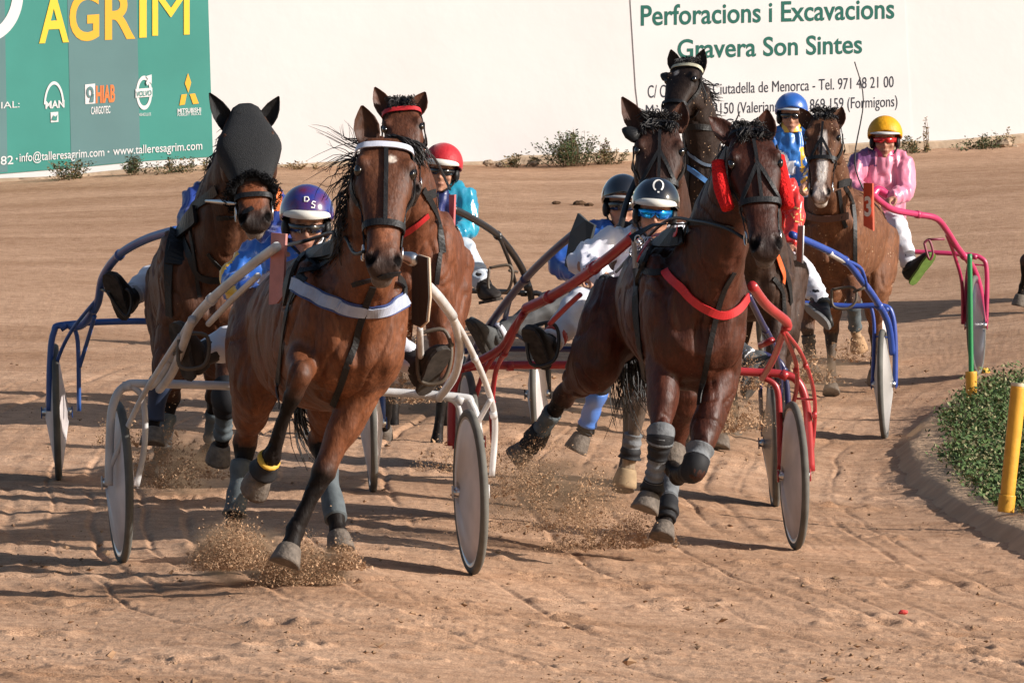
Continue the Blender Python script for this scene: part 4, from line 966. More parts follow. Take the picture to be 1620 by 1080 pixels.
def horse_d():
    h = Horse('dark_bay_horse', 'dark bay horse whose head rises right behind the horseshoe helmet', 34.7, dict(
        coat=(.066, .0235, .0125), coatname='brown_coat', rough=.5, trunk=trunk(1046, 440, 1040, 428),
        neck=[(1048, 405, .0, .185, .33), (1048, 335, .22, .15, .27), (1046, 270, .46, .115, .19), (1045, 225, .66, .09, .14)],
        head=dict(poll=(1044, 198, .74), nose=(1040, 372, 1.06), w=1.12, tilt=-.03),
        ears=[((1016, 210, .70), (984, 154, .68), 1.2), ((1072, 204, .70), (1080, 162, .68), 1.1)],
        legs=[dict(j=[(1000, 440, .02), (975, 545, .02), (950, 606, .15), (927, 678, .05), (921, 690, .05)], k=1.0), dict(j=[(1075, 440, .02), (1050, 550, .02), (1010, 640, .10), (996, 724, .05), (992, 744, .05)], k=1.05, pcol=(.07, .055, .045), sock=(3.0, (.36, .28, .19)), hoofmat=mat('hoof_pale', (.34, .24, .14), .8, .2, noise_amt=.3, nscale=25)),
              dict(j=[(1010, 430, -1.3), (1005, 540, -1.1), (1000, 630, -1.4), (990, 740, -1.3), (988, 758, -1.25)]), dict(j=[(1090, 430, -1.3), (1085, 540, -1.1), (1085, 630, -1.4), (1080, 700, -1.5), (1078, 712, -1.5)])],
        marks=[], dust=.25, eartint=1.0))
    bridle(h, wid=.022, xs=True, nt=.56)
    eyecup(h, 1003, 214, .80, -1)
    h.legband(0, 2.15, 2.9, .016, mat('blue_leg_boot', (.06, .19, .58), .5, .4), 'leg_boot'); h.legband(0, 1.8, 2.2, .012, NEOP, 'knee_boot'); h.legband(0, 2.85, 3.6, .010, NEOP, 'fetlock_boot'); h.legband(1, 2.55, 2.85, .014, BANDAGE, 'leg_bandage'); h.legband(1, 2.8, 3.1, .016, NEOP, 'fetlock_boot')
    h.hair('mane', crest(h), [nrm(-h.S*.9+h.U*.1)]*6, .09, 110, .0045, .5, .03, 3); tuft(h, L=.11, n=120, seed=3); r0 = [V(h.hp(-.06, x, -.0)) for x in (-.06, 0, .06)]; h.hair('mane_tuft', r0, [nrm(h.U*.4+h.lat*q+h.N*.4) for q in (-.6, 0, .6)], .06, 100, .0045, .4, .02, 8)
    HORSES['d'] = h
def horse_k():
    h = Horse('black_horse', 'black brown horse holding its head highest in front of the white sign', 47.6, dict(
        coat=(.034, .020, .015), coatname='black_coat', rough=.5, mud=.7, trunk=trunk(1120, 372, 1180, 356), points=(.010, .008, .008),
        neck=[(1118, 350, .0, .185, .33), (1114, 285, .14, .165, .28), (1110, 215, .30, .135, .22), (1100, 142, .48, .10, .15)],
        head=dict(poll=(1090, 102, .55), nose=(1052, 214, .95), w=1.05, yaw=.30),
        ears=[((1072, 112, .52), (1063, 79, .48), 1.15), ((1106, 112, .46), (1115, 79, .42), 1.15)],
        legs=legs_auto(1122, 1180, 372, 47.6, 610, 0), marks=[(.20, -.03, .035, .016, (.5, .47, .44))], eartint=.8, voxel=.0145))
    bridle(h, wid=.022, brow=mat('pale_browband', (.45, .42, .30), .5), xs=False, centre=False, m=LEATHER); eyecup(h, 1058, 124, .62, -1)
    h.strap([(1086, 262), (1100, 272), (1120, 288), (1140, 288)], .034, BLUEW, 'breast_collar', .012, .006); h.strap([(1088, 240), (1110, 258), (1138, 264)], .02, mat('blue_grey_strap', (.10, .14, .20), .5), 'neck_strap', .01, .005)
    b = MB(); S = lambda pts, w_=.024: h.strap(pts, w_, LEATHER, b=b, off=.008)
    S([(1084, 230), (1090, 260), (1088, 330)], .022); S([(1078, 205), (1100, 200), (1128, 204)], .04); b.build('harness_straps', LEATHER, h.root, False)
    h.hair('mane', crest(h, 0, 1), [nrm(h.S*1.0+h.U*q) for q in (.1, .0, -.2, -.3, -.4, -.5)], .13, 190, .005, .4, .03, 3)
    tuft(h, L=.09, n=90); r0 = [V(h.hp(-.06, x, -.0)) for x in (-.05, 0, .05)]; h.hair('mane_tuft', r0, [nrm(h.U*.8+h.lat*q) for q in (-.5, 0, .5)], .04, 70, .004, .8, .02, 8)
    HORSES['k'] = h
def horse_q():
    h = Horse('bay_horse', 'muddy bay horse with a broad white blaze pulling the pink sulky', 46.2, dict(
        coat=(.150, .060, .026), coatname='muddy_bay_coat', rough=.55, mud=.8, trunk=trunk(1319, 378, 1350, 366), dust=.35,
        neck=[(1318, 348, .0, .19, .32), (1313, 292, .2, .15, .27), (1306, 244, .42, .115, .19), (1303, 210, .62, .09, .14)],
        head=dict(poll=(1304, 186, .70), nose=(1297, 320, 1.0), w=1.1, tilt=.05),
        ears=[((1281, 200, .66), (1266, 172, .62), 1.15), ((1324, 198, .66), (1333, 171, .62), 1.1)],
        legs=[dict(j=[(1288, 380, .02), (1286, 455, .02), (1278, 520, .05), (1282, 572, .02), (1284, 582, .05)], pcol=(.04, .03, .024)), dict(j=[(1346, 380, .02), (1346, 440, .02), (1350, 476, .30), (1353, 522, .12), (1356, 536, .10)], sock=(2.95, (.42, .28, .16)), hoofmat=mat('hoof_tan', (.36, .22, .12), .8, .2)),
              *legs_auto(1319, 1350, 378, 46.2, 628, 1)[2:]],
        marks=[(.34, .01, .16, .030, (.62, .58, .54)), (.62, .01, .22, .034, (.62, .58, .54)), (.9, 0, .12, .04, (.55, .48, .44))], muzzk=.35, lip=(.55, .5, .46), voxel=.0145))
    bridle(h, wid=.022, nt=.52, xs=True)
    h.strap([(1268, 338), (1300, 345), (1340, 341)], .05, mat('brown_webbing', (.09, .04, .03), .6), 'breast_collar', .012, .006)
    b = MB(); S = lambda pts, w_=.024: h.strap(pts, w_, LEATHER, b=b, off=.008)
    S([(1326, 300), (1332, 345), (1338, 360)], .03); S([(1335, 295), (1350, 330), (1352, 420)], .03); S([(1325, 292), (1345, 288), (1362, 298)], .05); b.build('harness_straps', LEATHER, h.root, False)
    h.legband(1, 2.1, 2.9, .014, GB); h.legband(0, 2.2, 2.9, .012, mat('muddy_bandage', (.08, .065, .05), .9), 'leg_bandage')
    h.hair('mane', crest(h), [nrm(h.S*.9)]*6, .09, 90, .005, .5, .03, 3); tuft(h, L=.07, n=90, side=.4); r0 = [V(h.hp(-.06, x, -.0)) for x in (-.05, 0, .05)]; h.hair('mane_tuft', r0, [nrm(h.U*.5+h.lat*q+h.N*.3) for q in (-.6, 0, .6)], .055, 90, .005, .4, .02, 8)
    HORSES['q'] = h
def horse_r():
    h = Horse('dark_horse', 'dark horse mostly hidden behind the red cheek rolls, with an orange girth strap', 41.6, dict(
        coat=(.045, .022, .014), coatname='brown_coat', rough=.5, trunk=trunk(1186, 432, 1196, 418, .9),
        neck=[(1198, 400, .0, .185, .33), (1198, 350, .22, .15, .27), (1199, 305, .46, .115, .19), (1200, 280, .62, .09, .14)],
        head=dict(poll=(1200, 262, .70), nose=(1198, 400, 1.0)), ears=[((1184, 268, .66), (1170, 240, .62)), ((1216, 268, .66), (1222, 240, .62))],
        legs=legs_auto(1188, 1198, 432, 41.6, 712, 0), voxel=.0155))
    h.strap([(1226, 402), (1237, 432), (1236, 448)], .035, mat('orange_webbing', (.62, .10, .02), .5), 'girth_strap', .012, .006)
    b = MB(); S = lambda pts, w_=.024: h.strap(pts, w_, LEATHER, b=b, off=.008)
    S([(1226, 400), (1245, 440), (1250, 480)], .04); S([(1222, 440), (1236, 460), (1240, 500)], .03); b.build('harness_straps', LEATHER, h.root, False)
    HORSES['r'] = h
def horse_e():
    h = Horse('bay_horse', 'last bay horse at the right edge of the picture, showing only one foreleg', 54.0, dict(
        coat=(.10, .04, .02), coatname='brown_coat', rough=.5, trunk=trunk(1735, 310, 1760, 300),
        neck=[(1735, 288, .0, .185, .33), (1733, 250, .22, .15, .27), (1730, 200, .46, .115, .19), (1728, 165, .62, .09, .14)],
        head=dict(poll=(1728, 150, .70), nose=(1726, 262, 1.0)), ears=[((1714, 158, .66), (1706, 130, .62)), ((1742, 158, .66), (1750, 130, .62))],
        legs=[dict(j=[(1712, 320, .02), (1690, 382, .02), (1624, 412, .28), (1618, 452, .1), (1615, 468, .1)]), *legs_auto(1740, 1760, 310, 54, 540, 0)[1:]], voxel=.016))
    HORSES['e'] = h
for f in (horse_a, horse_b, horse_h, horse_c, horse_d, horse_k, horse_q, horse_r, horse_e): f()
# ------------------------------------------------------------ drivers
SKIN = (.42, .21, .135)
def skin_mat():
    k = 'skin'
    if k in _mats: return _mats[k]
    m = mat('skin', SKIN, .5, .35, bump=.15, bscale=90); nt = m.node_tree; at = nt.nodes.new('ShaderNodeAttribute'); at.attribute_name = 'coat'
    nt.links.new(at.outputs['Color'], nt.nodes['Principled BSDF'].inputs['Base Color']); _mats[k] = m; return m
def cloth_relief(m, amp, fr=(9, 9, 9), seed=0.0):
    co = mco(m); nv = np.empty(len(m.vertices)*3); m.vertices.foreach_get('normal', nv); nv = nv.reshape(-1, 3)
    r = np.array([1-2*abs(noise.noise(Vector((c[0]*fr[0]+seed, c[1]*fr[1], c[2]*fr[2]+.6*noise.noise(Vector(c)*6))))) for c in co])
    mset(m, co + nv*((r-.5)*amp)[:, None])
def hand(b, W, E, curl, k=1.0, side=1):
    """palm, four bent fingers of different lengths and a thumb; W wrist, E elbow, curl = direction the fingers close towards"""
    f = nrm(W-E); c = nrm(curl-f*np.dot(curl, f)); s_ = np.cross(f, c)*side
    b.tube([W-f*.02, W+f*.03*k, W+f*.085*k], [.026*k, .036*k, .036*k], 10, 3, .55, up=c)
    for i, L in enumerate((.068, .078, .072, .056)):
        o = W+f*.085*k+s_*(-.027+.018*i)*k
        b.tube([o-f*.02, o, o+(f*.45+c*.30)*L*k*.55+f*.012, o+(f*.35+c*.85)*L*k*.75, o+(f*.02+c*1.0)*L*k*.85-f*.012], [.0095*k, .0095*k, .009*k, .0085*k, .007*k], 8, 3)
    o = W+f*.03*k-s_*.03*k
    b.tube([o, o-s_*.022*k+f*.02*k+c*.012, o-s_*.020*k+f*.05*k+c*.03*k, o-s_*.004*k+f*.065*k+c*.045*k], [.013*k, .012*k, .0105*k, .008*k], 8, 3)
class Driver:
    def __init__(s, name, label, d, J, head, jacket, trousers, boots=None, voxel=.013):
        s.d = d; p = lambda q: V(P(q[0], q[1], d-(q[2] if len(q) > 2 else 0))); s.p = p
        k = {n: p(q) for n, q in J.items()}; s.k = k
        base = np.array(k['pel']); base[2] = gz_xy(base[0], base[1])
        s.root = thing(name, label, 'person', base, 'sulky drivers')
        F = nrm(V((-base[0], -base[1], 0))); S = V((-F[1], F[0], 0)); U = V((0, 0, 1)); s.F, s.S, s.U = F, S, U
        # head frame
        hx, hy, hr = head['c'][0], head['c'][1], head.get('r', .122)
        hc = p((hx, hy, head.get('off', .1))); s.hc = hc
        yaw = head.get('yaw', 0); roll = head.get('roll', 0); nod = head.get('nod', .12)
        f = nrm(F+S*yaw-U*nod); x = nrm(S+U*roll-f*np.dot(S+U*roll, f)); u = np.cross(x, f); u = u if u[2] > 0 else -u
        s.f, s.x, s.u = f, x, u; L = lambda a, b_, c: hc+x*a+f*b_+u*c; s.L = L
        mbs = []
        b = MB(); rows = []
        for z, w_, fr, bk in ((-.150, .018, .058, -.03), (-.143, .032, .080, .01), (-.125, .048, .090, .04), (-.095, .063, .092, .07), (-.06, .071, .093, .09), (-.02, .074, .092, .098), (.03, .076, .096, .10), (.07, .070, .085, .09), (.10, .045, .05, .06), (.112, .01, .01, .01)):
            rows.append([L(w_*math.copysign(abs(math.cos(a))**.9, math.cos(a)), (fr if math.sin(a) > 0 else bk)*math.copysign(abs(math.sin(a))**.85, math.sin(a)), z) for a in np.linspace(0, 2*math.pi, 20, endpoint=False)])
        b.grid(rows); mbs.append(b); e = MB()
        e.ell(L(0, .104, -.058), [x*.015, f*.020, u*.017]); e.ell(L(0, .098, -.035), [x*.010, f*.014, u*.03]); e.ell(L(0, .092, -.098), [x*.026, f*.011, u*.008]); e.ell(L(0, .088, -.108), [x*.022, f*.011, u*.007]); e.ell(L(0, .080, -.137), [x*.022, f*.016, u*.014])
        for sg in (-1, 1): e.ell(L(sg*.044, .070, -.06), [x*.024, f*.02, u*.022]); e.ell(L(sg*.079, -.005, -.04), [x*.008, f*.018, u*.03]); e.ell(L(sg*.034, .088, -.012), [x*.022, f*.012, u*.009])
        mbs.append(e)
        b = MB(); nk = k['nec']; b.tube([L(0, -.02, -.09), (L(0, -.03, -.14)+nk)/2, nk-U*.03], [.056, .056, .064], 14, 4); mbs.append(b)
        che = k['che']; pel = k['pel']
        s.gloves = MB(); hands = MB()
        b = MB(); b.tube([nk-U*.02, che, pel], [.08, .13, .13], 14, 4, .75, up=F)
        for sd in 'LR':
            b.tube([k['sh'+sd], k['el'+sd], k['wr'+sd]], [.045, .040, .028], 10, 4); b.tube([k['hi'+sd], k['kn'+sd], k['an'+sd]], [.07, .05, .038], 10, 4)
            b.tube([nk-U*.04, k['sh'+sd]], [.05, .045], 10, 1)
            b.tube([pel, k['hi'+sd]], [.09, .07], 10, 1)
        mbs.append(b)
        for sd, sg in (('L', 1), ('R', -1)):
            hh = MB() if head.get('gloves') else hands; hand(hh, k['wr'+sd], k['el'+sd], -U*.7+F*.4, 1.0, sg)
            if head.get('gloves'): hh.build('glove', head['gloves'], s.root)
        if not head.get('gloves'): mbs.append(hands)
        m = remeshed(mbs, .0085, 3, .4); co = mco(m); n = len(co); col = np.tile(V(SKIN)*head.get('tone', 1.0), (n, 1))
        q = co-hc; a_ = q @ x; b_ = q @ f; c_ = q @ u
        lips = np.exp(-((c_+.102)/.010)**2-(a_/.026)**2)*(b_ > .07); col = col*(1-.6*lips[:, None])+V((.22, .06, .05))*.6*lips[:, None]
        ln = np.exp(-((c_+.103)/.0025)**2-(a_/.024)**2)*(b_ > .07); col *= (1-.6*ln)[:, None]
        eb = sum(np.exp(-((c_+.002)/.007)**2-((a_-sg*.034)/.02)**2) for sg in (-1, 1))*(b_ > .06); col = col*(1-.7*eb[:, None])+V((.04, .025, .02))*.7*eb[:, None]
        ey = sum(np.exp(-((c_+.026)/.007)**2-((a_-sg*.032)/.013)**2) for sg in (-1, 1))*(b_ > .06); col *= (1-.75*np.clip(ey, 0, 1))[:, None]
        at = m.attributes.new('coat', 'FLOAT_COLOR', 'POINT'); at.data.foreach_set('color', np.hstack([col, np.ones((n, 1))]).astype(np.float32).ravel())
        s.body = link('body', m, skin_mat(), s.root)
        # jacket
        b = MB(); rows = []; js = 1.0
        b.tube([nk+U*.0, nk-U*.07, che, (che+pel)/2, pel+U*.02, pel-U*.06], [.062, .12, .172, .165, .16, .155], 18, 4, .72, up=F)
        b2 = MB()
        for sd in 'LR':
            sh, el, wr = k['sh'+sd], k['el'+sd], k['wr'+sd]
            b2.tube([nk-U*.055, (nk+sh)/2-U*.03, sh], [.062, .078, .078], 12, 3)
            b2.tube([sh, sh+(el-sh)*.5, el, el+(wr-el)*.5, wr-(wr-el)*.06, wr], [.080, .072, .066, .058, .048, .040], 14, 4)
        jm = remeshed([b, b2], voxel, 4); cloth_relief(jm, jacket.get('fold', .022), (16, 10, 5), d); cloth_relief(jm, .007, (30, 22, 9), d+3)
        s.jacket = link('jacket', jm, jacket['mat'], s.root)
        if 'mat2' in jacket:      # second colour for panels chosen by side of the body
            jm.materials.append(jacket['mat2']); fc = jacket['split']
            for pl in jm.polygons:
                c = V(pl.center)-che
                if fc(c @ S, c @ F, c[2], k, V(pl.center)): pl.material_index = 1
        if 'mat3' in jacket:
            jm.materials.append(jacket['mat3'])
            for pl in jm.polygons:
                c = V(pl.center)-che
                if jacket['split3'](c @ S, c @ F, c[2], k, V(pl.center)): pl.material_index = len(jm.materials)-1
        if 'collar' in jacket:
            b = MB(); b.tube([nk-U*.03, nk+U*.01, L(0, -.02, -.135)], [.088, .078, .068], 16, 4, .95, up=F); b.build('collar', jacket['collar'], s.root)
        # trousers and boots
        b = MB(); b.tube([pel+U*.06, pel, pel-U*.07], [.150, .165, .14], 16, 3, .8, up=F)
        for sd in 'LR':
            hi, kn, an = k['hi'+sd], k['kn'+sd], k['an'+sd]; b.tube([pel-U*.02, hi], [.11, .10], 12, 1)
            b.tube([hi, hi+(kn-hi)*.5, kn, kn+(an-kn)*.45, an-(an-kn)*.12, an], [.102, .092, .076, .072, .058, .052], 14, 4)
        tm = remeshed([b], voxel, 4); cloth_relief(tm, .016, (9, 7, 15), d+7); link('trousers', tm, trousers, s.root)
        for sd in 'LR':
            if 'to'+sd in k: s.boot(k['kn'+sd], k['an'+sd], k['to'+sd], boots or {}, sd)
    def boot(s, K, A, T, o, sd):
        sh = nrm(A-K); ax = nrm(T-A); ax = nrm(ax-sh*np.dot(ax, sh)*.35); dn = nrm(sh-ax*np.dot(sh, ax)); w = np.cross(ax, dn)
        bm_ = o.get('mat', LEATHER); b = MB()
        b.tube([A-sh*.14, A-sh*.05, A+sh*.02], [.058, .056, .052], 14, 3)
        rows = []; L = .27
        for u, hw, top, bot in ((-.075, .018, .0, .045), (-.06, .034, -.03, .075), (-.02, .040, -.05, .082), (.05, .043, -.02, .082), (.11, .048, .015, .082), (.16, .046, .035, .082), (.19, .034, .050, .080), (.20, .014, .06, .078)):
            c = A+ax*u+dn*(top+bot)/2; hh = (bot-top)/2
            rows.append([c+w*hw*math.copysign(abs(math.cos(a))**.7, math.cos(a))+dn*hh*math.copysign(abs(math.sin(a))**.7, math.sin(a)) for a in np.linspace(0, 2*math.pi, 16, endpoint=False)])
        b.grid(rows); b.build('boot', bm_, s.root)
        q = MB(); rows = []
        for u, hw in ((-.078, .014), (-.06, .036), (-.01, .041), (.05, .040), (.11, .049), (.16, .047), (.195, .034), (.207, .012)):
            c = A+ax*u; rows.append([c+w*hw+dn*.080, c-w*hw+dn*.080, c-w*hw*1.03+dn*.098, c+w*hw*1.03+dn*.098])
        q.grid(rows); q.build('sole', o.get('sole', mat('dusty_sole', (.06, .052, .046), .85, .2, noise_amt=.5, nscale=30)), s.root, False)
        if 'band' in o:
            for k_, mt in enumerate(o['band']): b = MB(); b.tube([A-sh*(.02+.035*k_)+ax*.0, A-sh*(.05+.035*k_)], [.061, .061], 14, 1); b.build('ankle_strap', mt, s.root)
    def helmet(s, m, a=.124, trim=None, visor=None, liner=None, seam=False, drop=.05, vh=.038):
        L = s.L; b = MB(); rows = []; n = 40
        for ring in range(14):
            row = []
            for ph in np.linspace(0, 2*math.pi, n, endpoint=False):
                fr = .5+.5*math.sin(ph); zl = .028*fr - drop*1.6*(1-fr)**.7      # lower edge: high over the face, low at the back
                th1 = math.acos(np.clip(zl/.135, -1, 1))*.97; th = th1*(ring+.5)/13.5
                r_ = 1+ (.012 if seam and abs(math.cos(ph)) < .1 else 0)
                row.append(L(a*math.sin(th)*math.cos(ph)*r_, .142*math.sin(th)*math.sin(ph)-.004, .018+.132*math.cos(th)))
            rows.append(row)
        inner = [L(0, 0, 0)+(V(q)-L(0, 0, 0))*.93 for q in rows[-1]]
        rows.append(inner); b.grid(rows, True, False); c = b.verts([L(0, -.004, .018+.132)])
        for j in range(n): b.f.append((c, j, (j+1) % n))
        s.helm = b.build('helmet', m, s.root); s.hb = BVHTree.FromPolygons([tuple(v.co) for v in s.helm.data.vertices], [tuple(p.vertices) for p in s.helm.data.polygons])
        if visor:
            b = MB(); rows = []
            for ph in np.linspace(math.radians(32), math.radians(148), 26):
                e = math.sin((ph-math.radians(32))/math.radians(116)*math.pi)**.5; c_, s_ = math.cos(ph), math.sin(ph)
                v0 = .020+vh*(.35+.65*e); rows.append([L(a*.97*c_, .136*s_, v0), L(a*1.02*c_, .145*s_, v0-.003), L(a*1.03*c_, (.148+.020*e)*s_, .022), L(a*.98*c_, (.138+.012*e)*s_, .020)])
            b.grid(rows); b.build('visor', visor, s.root)
        # chin strap and ear pads
        b = MB()
        for sg in (-1, 1):
            b.tube([L(sg*.095, .01, -.03), L(sg*.078, .035, -.10), L(sg*.02, .072, -.152)], [.007, .006, .006], 6, 4)
            b.ell(L(sg*.090, .0, -.045), [s.x*.022, s.f*.05, s.u*.045])
        b.build('chin_strap', liner or LEATHER, s.root)
    def glasses(s, m, frame=LEATHER, z=-.022, h=.022):
        L = s.L; b = MB(); rows = []
        for ph in np.linspace(math.radians(18), math.radians(162), 31):
            c_, s_ = math.cos(ph), math.sin(ph); hh = h*(1-.45*math.exp(-((ph-math.pi/2)/.16)**2)) if True else h
            hh *= (1-.3*abs(c_)); dz = .006*math.exp(-((ph-math.pi/2)/.16)**2)
            r0, r1 = .084, .112
            rows.append([L(r0*c_, r1*s_, z+hh+dz), L(r0*1.06*c_, r1*1.04*s_, z+hh*.9+dz), L(r0*1.06*c_, r1*1.04*s_, z-hh+dz*2), L(r0*c_, r1*s_, z-hh+dz*2)])
        b.grid(rows); b.build('goggles', m, s.root)
    def decal(s, pts_px, th, m, name):
        """line work on the helmet shell: polylines in photo pixels"""
        for pl in pts_px:
            loc, nor = [], []
            for q in pl:
                h = s.hb.ray_cast(CAMLOC, ray(*q).normalized())
                if h[0] is None: continue
                n_ = V(h[1]); n_ = n_ if np.dot(n_, -V(ray(*q))) > 0 else -n_; loc.append(V(h[0])+n_*.0015); nor.append(n_)
            if len(loc) > 1:
                b = MB(); b.ribbon(loc, nor, th, .002); b.build(name, m, s.root, False)
def J_auto(px, py, d, **ov):
    """seated driver: px, py = neck in the photo; metre offsets filled in, then overridden in pixels"""
    s = FPX/d; q = lambda x, z, f: (px+x*s, py-z*s, f)
    J = dict(nec=q(0, 0, .05), che=q(0, -.20, .03), pel=q(0, -.52, -.08), shL=q(-.19, -.06, .05), shR=q(.19, -.06, .05), elL=q(-.27, -.30, .18), elR=q(.27, -.30, .18), wrL=q(-.14, -.30, .42), wrR=q(.14, -.30, .42),
             hiL=q(-.12, -.56, .0), hiR=q(.12, -.56, .0), knL=q(-.30, -.56, .42), knR=q(.30, -.56, .42), anL=q(-.48, -.78, .72), anR=q(.48, -.78, .72), toL=q(-.54, -.72, .92), toR=q(.54, -.72, .92))
    J.update(ov); return J
WHITE_TR = mat('white_trousers', (.62, .62, .66), .6, .3, bump=.3, bscale=20, noise_amt=.12, nscale=6)
WV = mat('white_visor', (.66, .64, .58), .5, .4); BLACKLENS = mat('dark_lens', (.01, .01, .012), .08, .7)
DRV = {}
def drivers():
    BLUE = satin('blue_satin', (.02, .13, .50), (.01, .05, .26)); YELS = satin('yellow_satin', (.75, .42, .03)); NAVY = satin('navy_satin', (.02, .03, .14))
    # --- leading bay's driver
    hm = mat('purple_helmet_paint', (.12, .012, .045), .18, .6, coat=.8, col2=(.02, .03, .20), nscale=16)
    a = Driver('person', 'driver in a purple and blue helmet lettered D S behind the leading bay', 30.0,
        J_auto(488, 392, 30, shL=(412, 398, .05), elL=(368, 448, .15), wrL=(428, 482, .45), knL=(378, 536, .22), hiL=(440, 545, 0), anL=(316, 562, .40), toL=(302, 520, .46), shR=(555, 402, .05), elR=(590, 470, .15), wrR=(560, 500, .4), knR=(600, 535, .42), anR=(664, 580, .7), toR=(690, 545, .82)),
        dict(c=(485, 345), roll=-.06, nod=.16, off=.12, tone=.75), dict(mat=BLUE, mat2=YELS, split=lambda x, y, z, k, c: noise.noise(Vector(c)*6.0) > .22, collar=mat('white_collar', (.6, .6, .62), .7)), WHITE_TR, dict(mat=mat('dusty_boot', (.035, .028, .024), .7, .3, noise_amt=.5, nscale=15)))  # tone darkens his skin colour to paint in the shade under the helmet
    a.helmet(hm, .121, visor=WV); a.glasses(BLACKLENS, z=-.03)  # added dark goggles stand in for the shade over his eyes
    W = mat('white_letters', (.8, .78, .74), .5)
    patch = [[(486+10*math.cos(t), 322+12*math.sin(t)) for t in np.linspace(0, 6.3, 12)]]
    a.decal([[(482, 312), (482, 319), (486, 319), (489, 316), (487, 312), (482, 312)], [(499, 320), (495, 319), (493, 322), (498, 325), (497, 329), (492, 328)]], .005, W, 'letter')
    # --- hooded horse's driver
    h = Driver('person', 'driver in dark blue and orange hidden behind the hooded horse', 35.3,
        J_auto(375, 282, 35.3, shL=(312, 312, .0), elL=(300, 365, .15), wrL=(330, 400, .35), shR=(438, 322, 0), elR=(446, 365, .1), wrR=(420, 400, .3), pel=(360, 440, -.1), hiL=(330, 448, 0), hiR=(400, 450, 0), knL=(258, 430, .36), anL=(204, 470, .62), toL=(184, 425, .72), knR=(440, 440, .4), anR=(480, 480, .7), toR=(500, 480, .8)),
        dict(c=(392, 248), off=.05), dict(mat=satin('royal_satin', (.025, .06, .30), (.012, .02, .12)), mat2=satin('orange_satin', (.70, .16, .03)), split=lambda x, y, z, k, c: abs(x-.20) < .035 and z > .02), WHITE_TR, dict(mat=mat('black_boot', (.012, .012, .012), .5, .4), band=[mat('grey_strap', (.35, .35, .36), .6)]))
    h.helmet(mat('dark_blue_helmet', (.02, .03, .10), .2, .6, coat=.6), .118)
    # --- red helmet, turquoise satin
    TUR = satin('turquoise_satin', (.02, .32, .42), (.01, .16, .32), .22)
    c = Driver('person', 'driver in a red helmet and shiny blue turquoise satin jacket', 42.0,
        J_auto(693, 292, 42, shL=(655, 300, .02), elL=(640, 350, .1), wrL=(670, 380, .35), shR=(732, 305, .02), elR=(742, 358, .1), wrR=(706, 382, .35), pel=(705, 415, -.1), hiR=(722, 412, .05), knR=(734, 396, .40), anR=(766, 454, .62), toR=(786, 462, .82), hiL=(690, 415, .05), knL=(640, 405, .4), anL=(600, 450, .6), toL=(590, 460, .8)),
        dict(c=(700, 264), roll=-.12, yaw=-.10, nod=.06, off=.08), dict(mat=TUR, mat2=NAVY, split=lambda x, y, z, k, c: x < .075 and z > -.4, collar=mat('white_scarf', (.72, .71, .70), .85, .2, bump=.5, bscale=25)), mat('pale_blue_trousers', (.50, .56, .62), .6, .3, bump=.3, bscale=20), dict(mat=mat('dusty_boot', (.035, .028, .024), .7)))
    c.helmet(mat('red_cloth_cap', (.42, .012, .02), .55, .3, sheen=.3, bump=.2, bscale=60), .126, visor=WV, seam=True); c.glasses(BLACKLENS)
    # --- horseshoe helmet
    WJ = satin('white_satin', (.74, .74, .78), (.60, .60, .68), .35)
    b = Driver('person', 'driver in a black helmet with a white horseshoe and mirrored blue glasses', 33.4,
        J_auto(1028, 366, 33.4, shL=(975, 380, .02), elL=(918, 412, .10), wrL=(958, 438, .34), shR=(1085, 378, .02), elR=(1110, 420, .15), wrR=(1080, 430, .35), pel=(1020, 500, -.1), hiL=(985, 512, 0), knL=(922, 478, .40), anL=(868, 545, .64), toL=(848, 508, .76), knR=(1120, 510, .4), anR=(1138, 545, .6), toR=(1134, 520, .7)),
        dict(c=(1037, 328), roll=-.10, nod=.10, off=.08, gloves=LEATHER), dict(mat=WJ, mat2=satin('red_cuff_satin', (.5, .03, .05)), split=lambda x, y, z, k, c: any(abs(np.linalg.norm(c-k['wr'+q])-.12) < .018 for q in 'LR')), WHITE_TR, dict(mat=mat('black_boot', (.012, .012, .012), .5, .4), band=[mat('white_red_strap', (.65, .60, .58), .6), mat('red_strap', (.45, .05, .03), .6)]))
    b.helmet(mat('black_helmet_paint', (.008, .009, .012), .12, .6, coat=1.0), .119, visor=WV)
    b.glasses(mat('blue_mirror', (.01, .16, .75), .12, .8, .75, col2=(.0, .40, .75), nscale=14), h=.026)
    hs = [(1034+0, 301)]; hs = [(1041.5+7.5*math.cos(t)*1.0-.0, 294+8.5*math.sin(t)) for t in np.linspace(math.radians(125), math.radians(415), 20)]
    b.decal([hs], .0075, W, 'horseshoe'); b.decal([[(1040, 304), (1043, 304.5)]], .007, W, 'horseshoe_dot')
    # --- behind it: second black helmet
    n = Driver('person', 'driver in a plain black helmet with grey band, half hidden left of the horseshoe helmet', 37.3,
        J_auto(985, 352, 37.3, shL=(935, 372, 0), elL=(886, 418, .1), wrL=(925, 440, .3), hiL=(960, 510, 0), knL=(880, 480, .4), anL=(782, 532, .6), toL=(762, 505, .7), knR=(1100, 505, .4), anR=(1190, 572, .62), toR=(1154, 630, .72), pel=(985, 505, -.1)),
        dict(c=(985, 318), roll=-.04, nod=.02, off=.02), dict(mat=BLUE), mat('dark_grey_trousers', (.05, .052, .055), .7), dict(mat=mat('grey_boot', (.10, .105, .105), .75, .3, noise_amt=.4, nscale=14), band=[mat('white_strap', (.62, .62, .66), .6)]))
    n.helmet(mat('black_helmet_paint', (.008, .009, .012), .12, .6), .118, visor=mat('grey_visor', (.30, .30, .31), .4), vh=.016); n.glasses(BLACKLENS, h=.03)
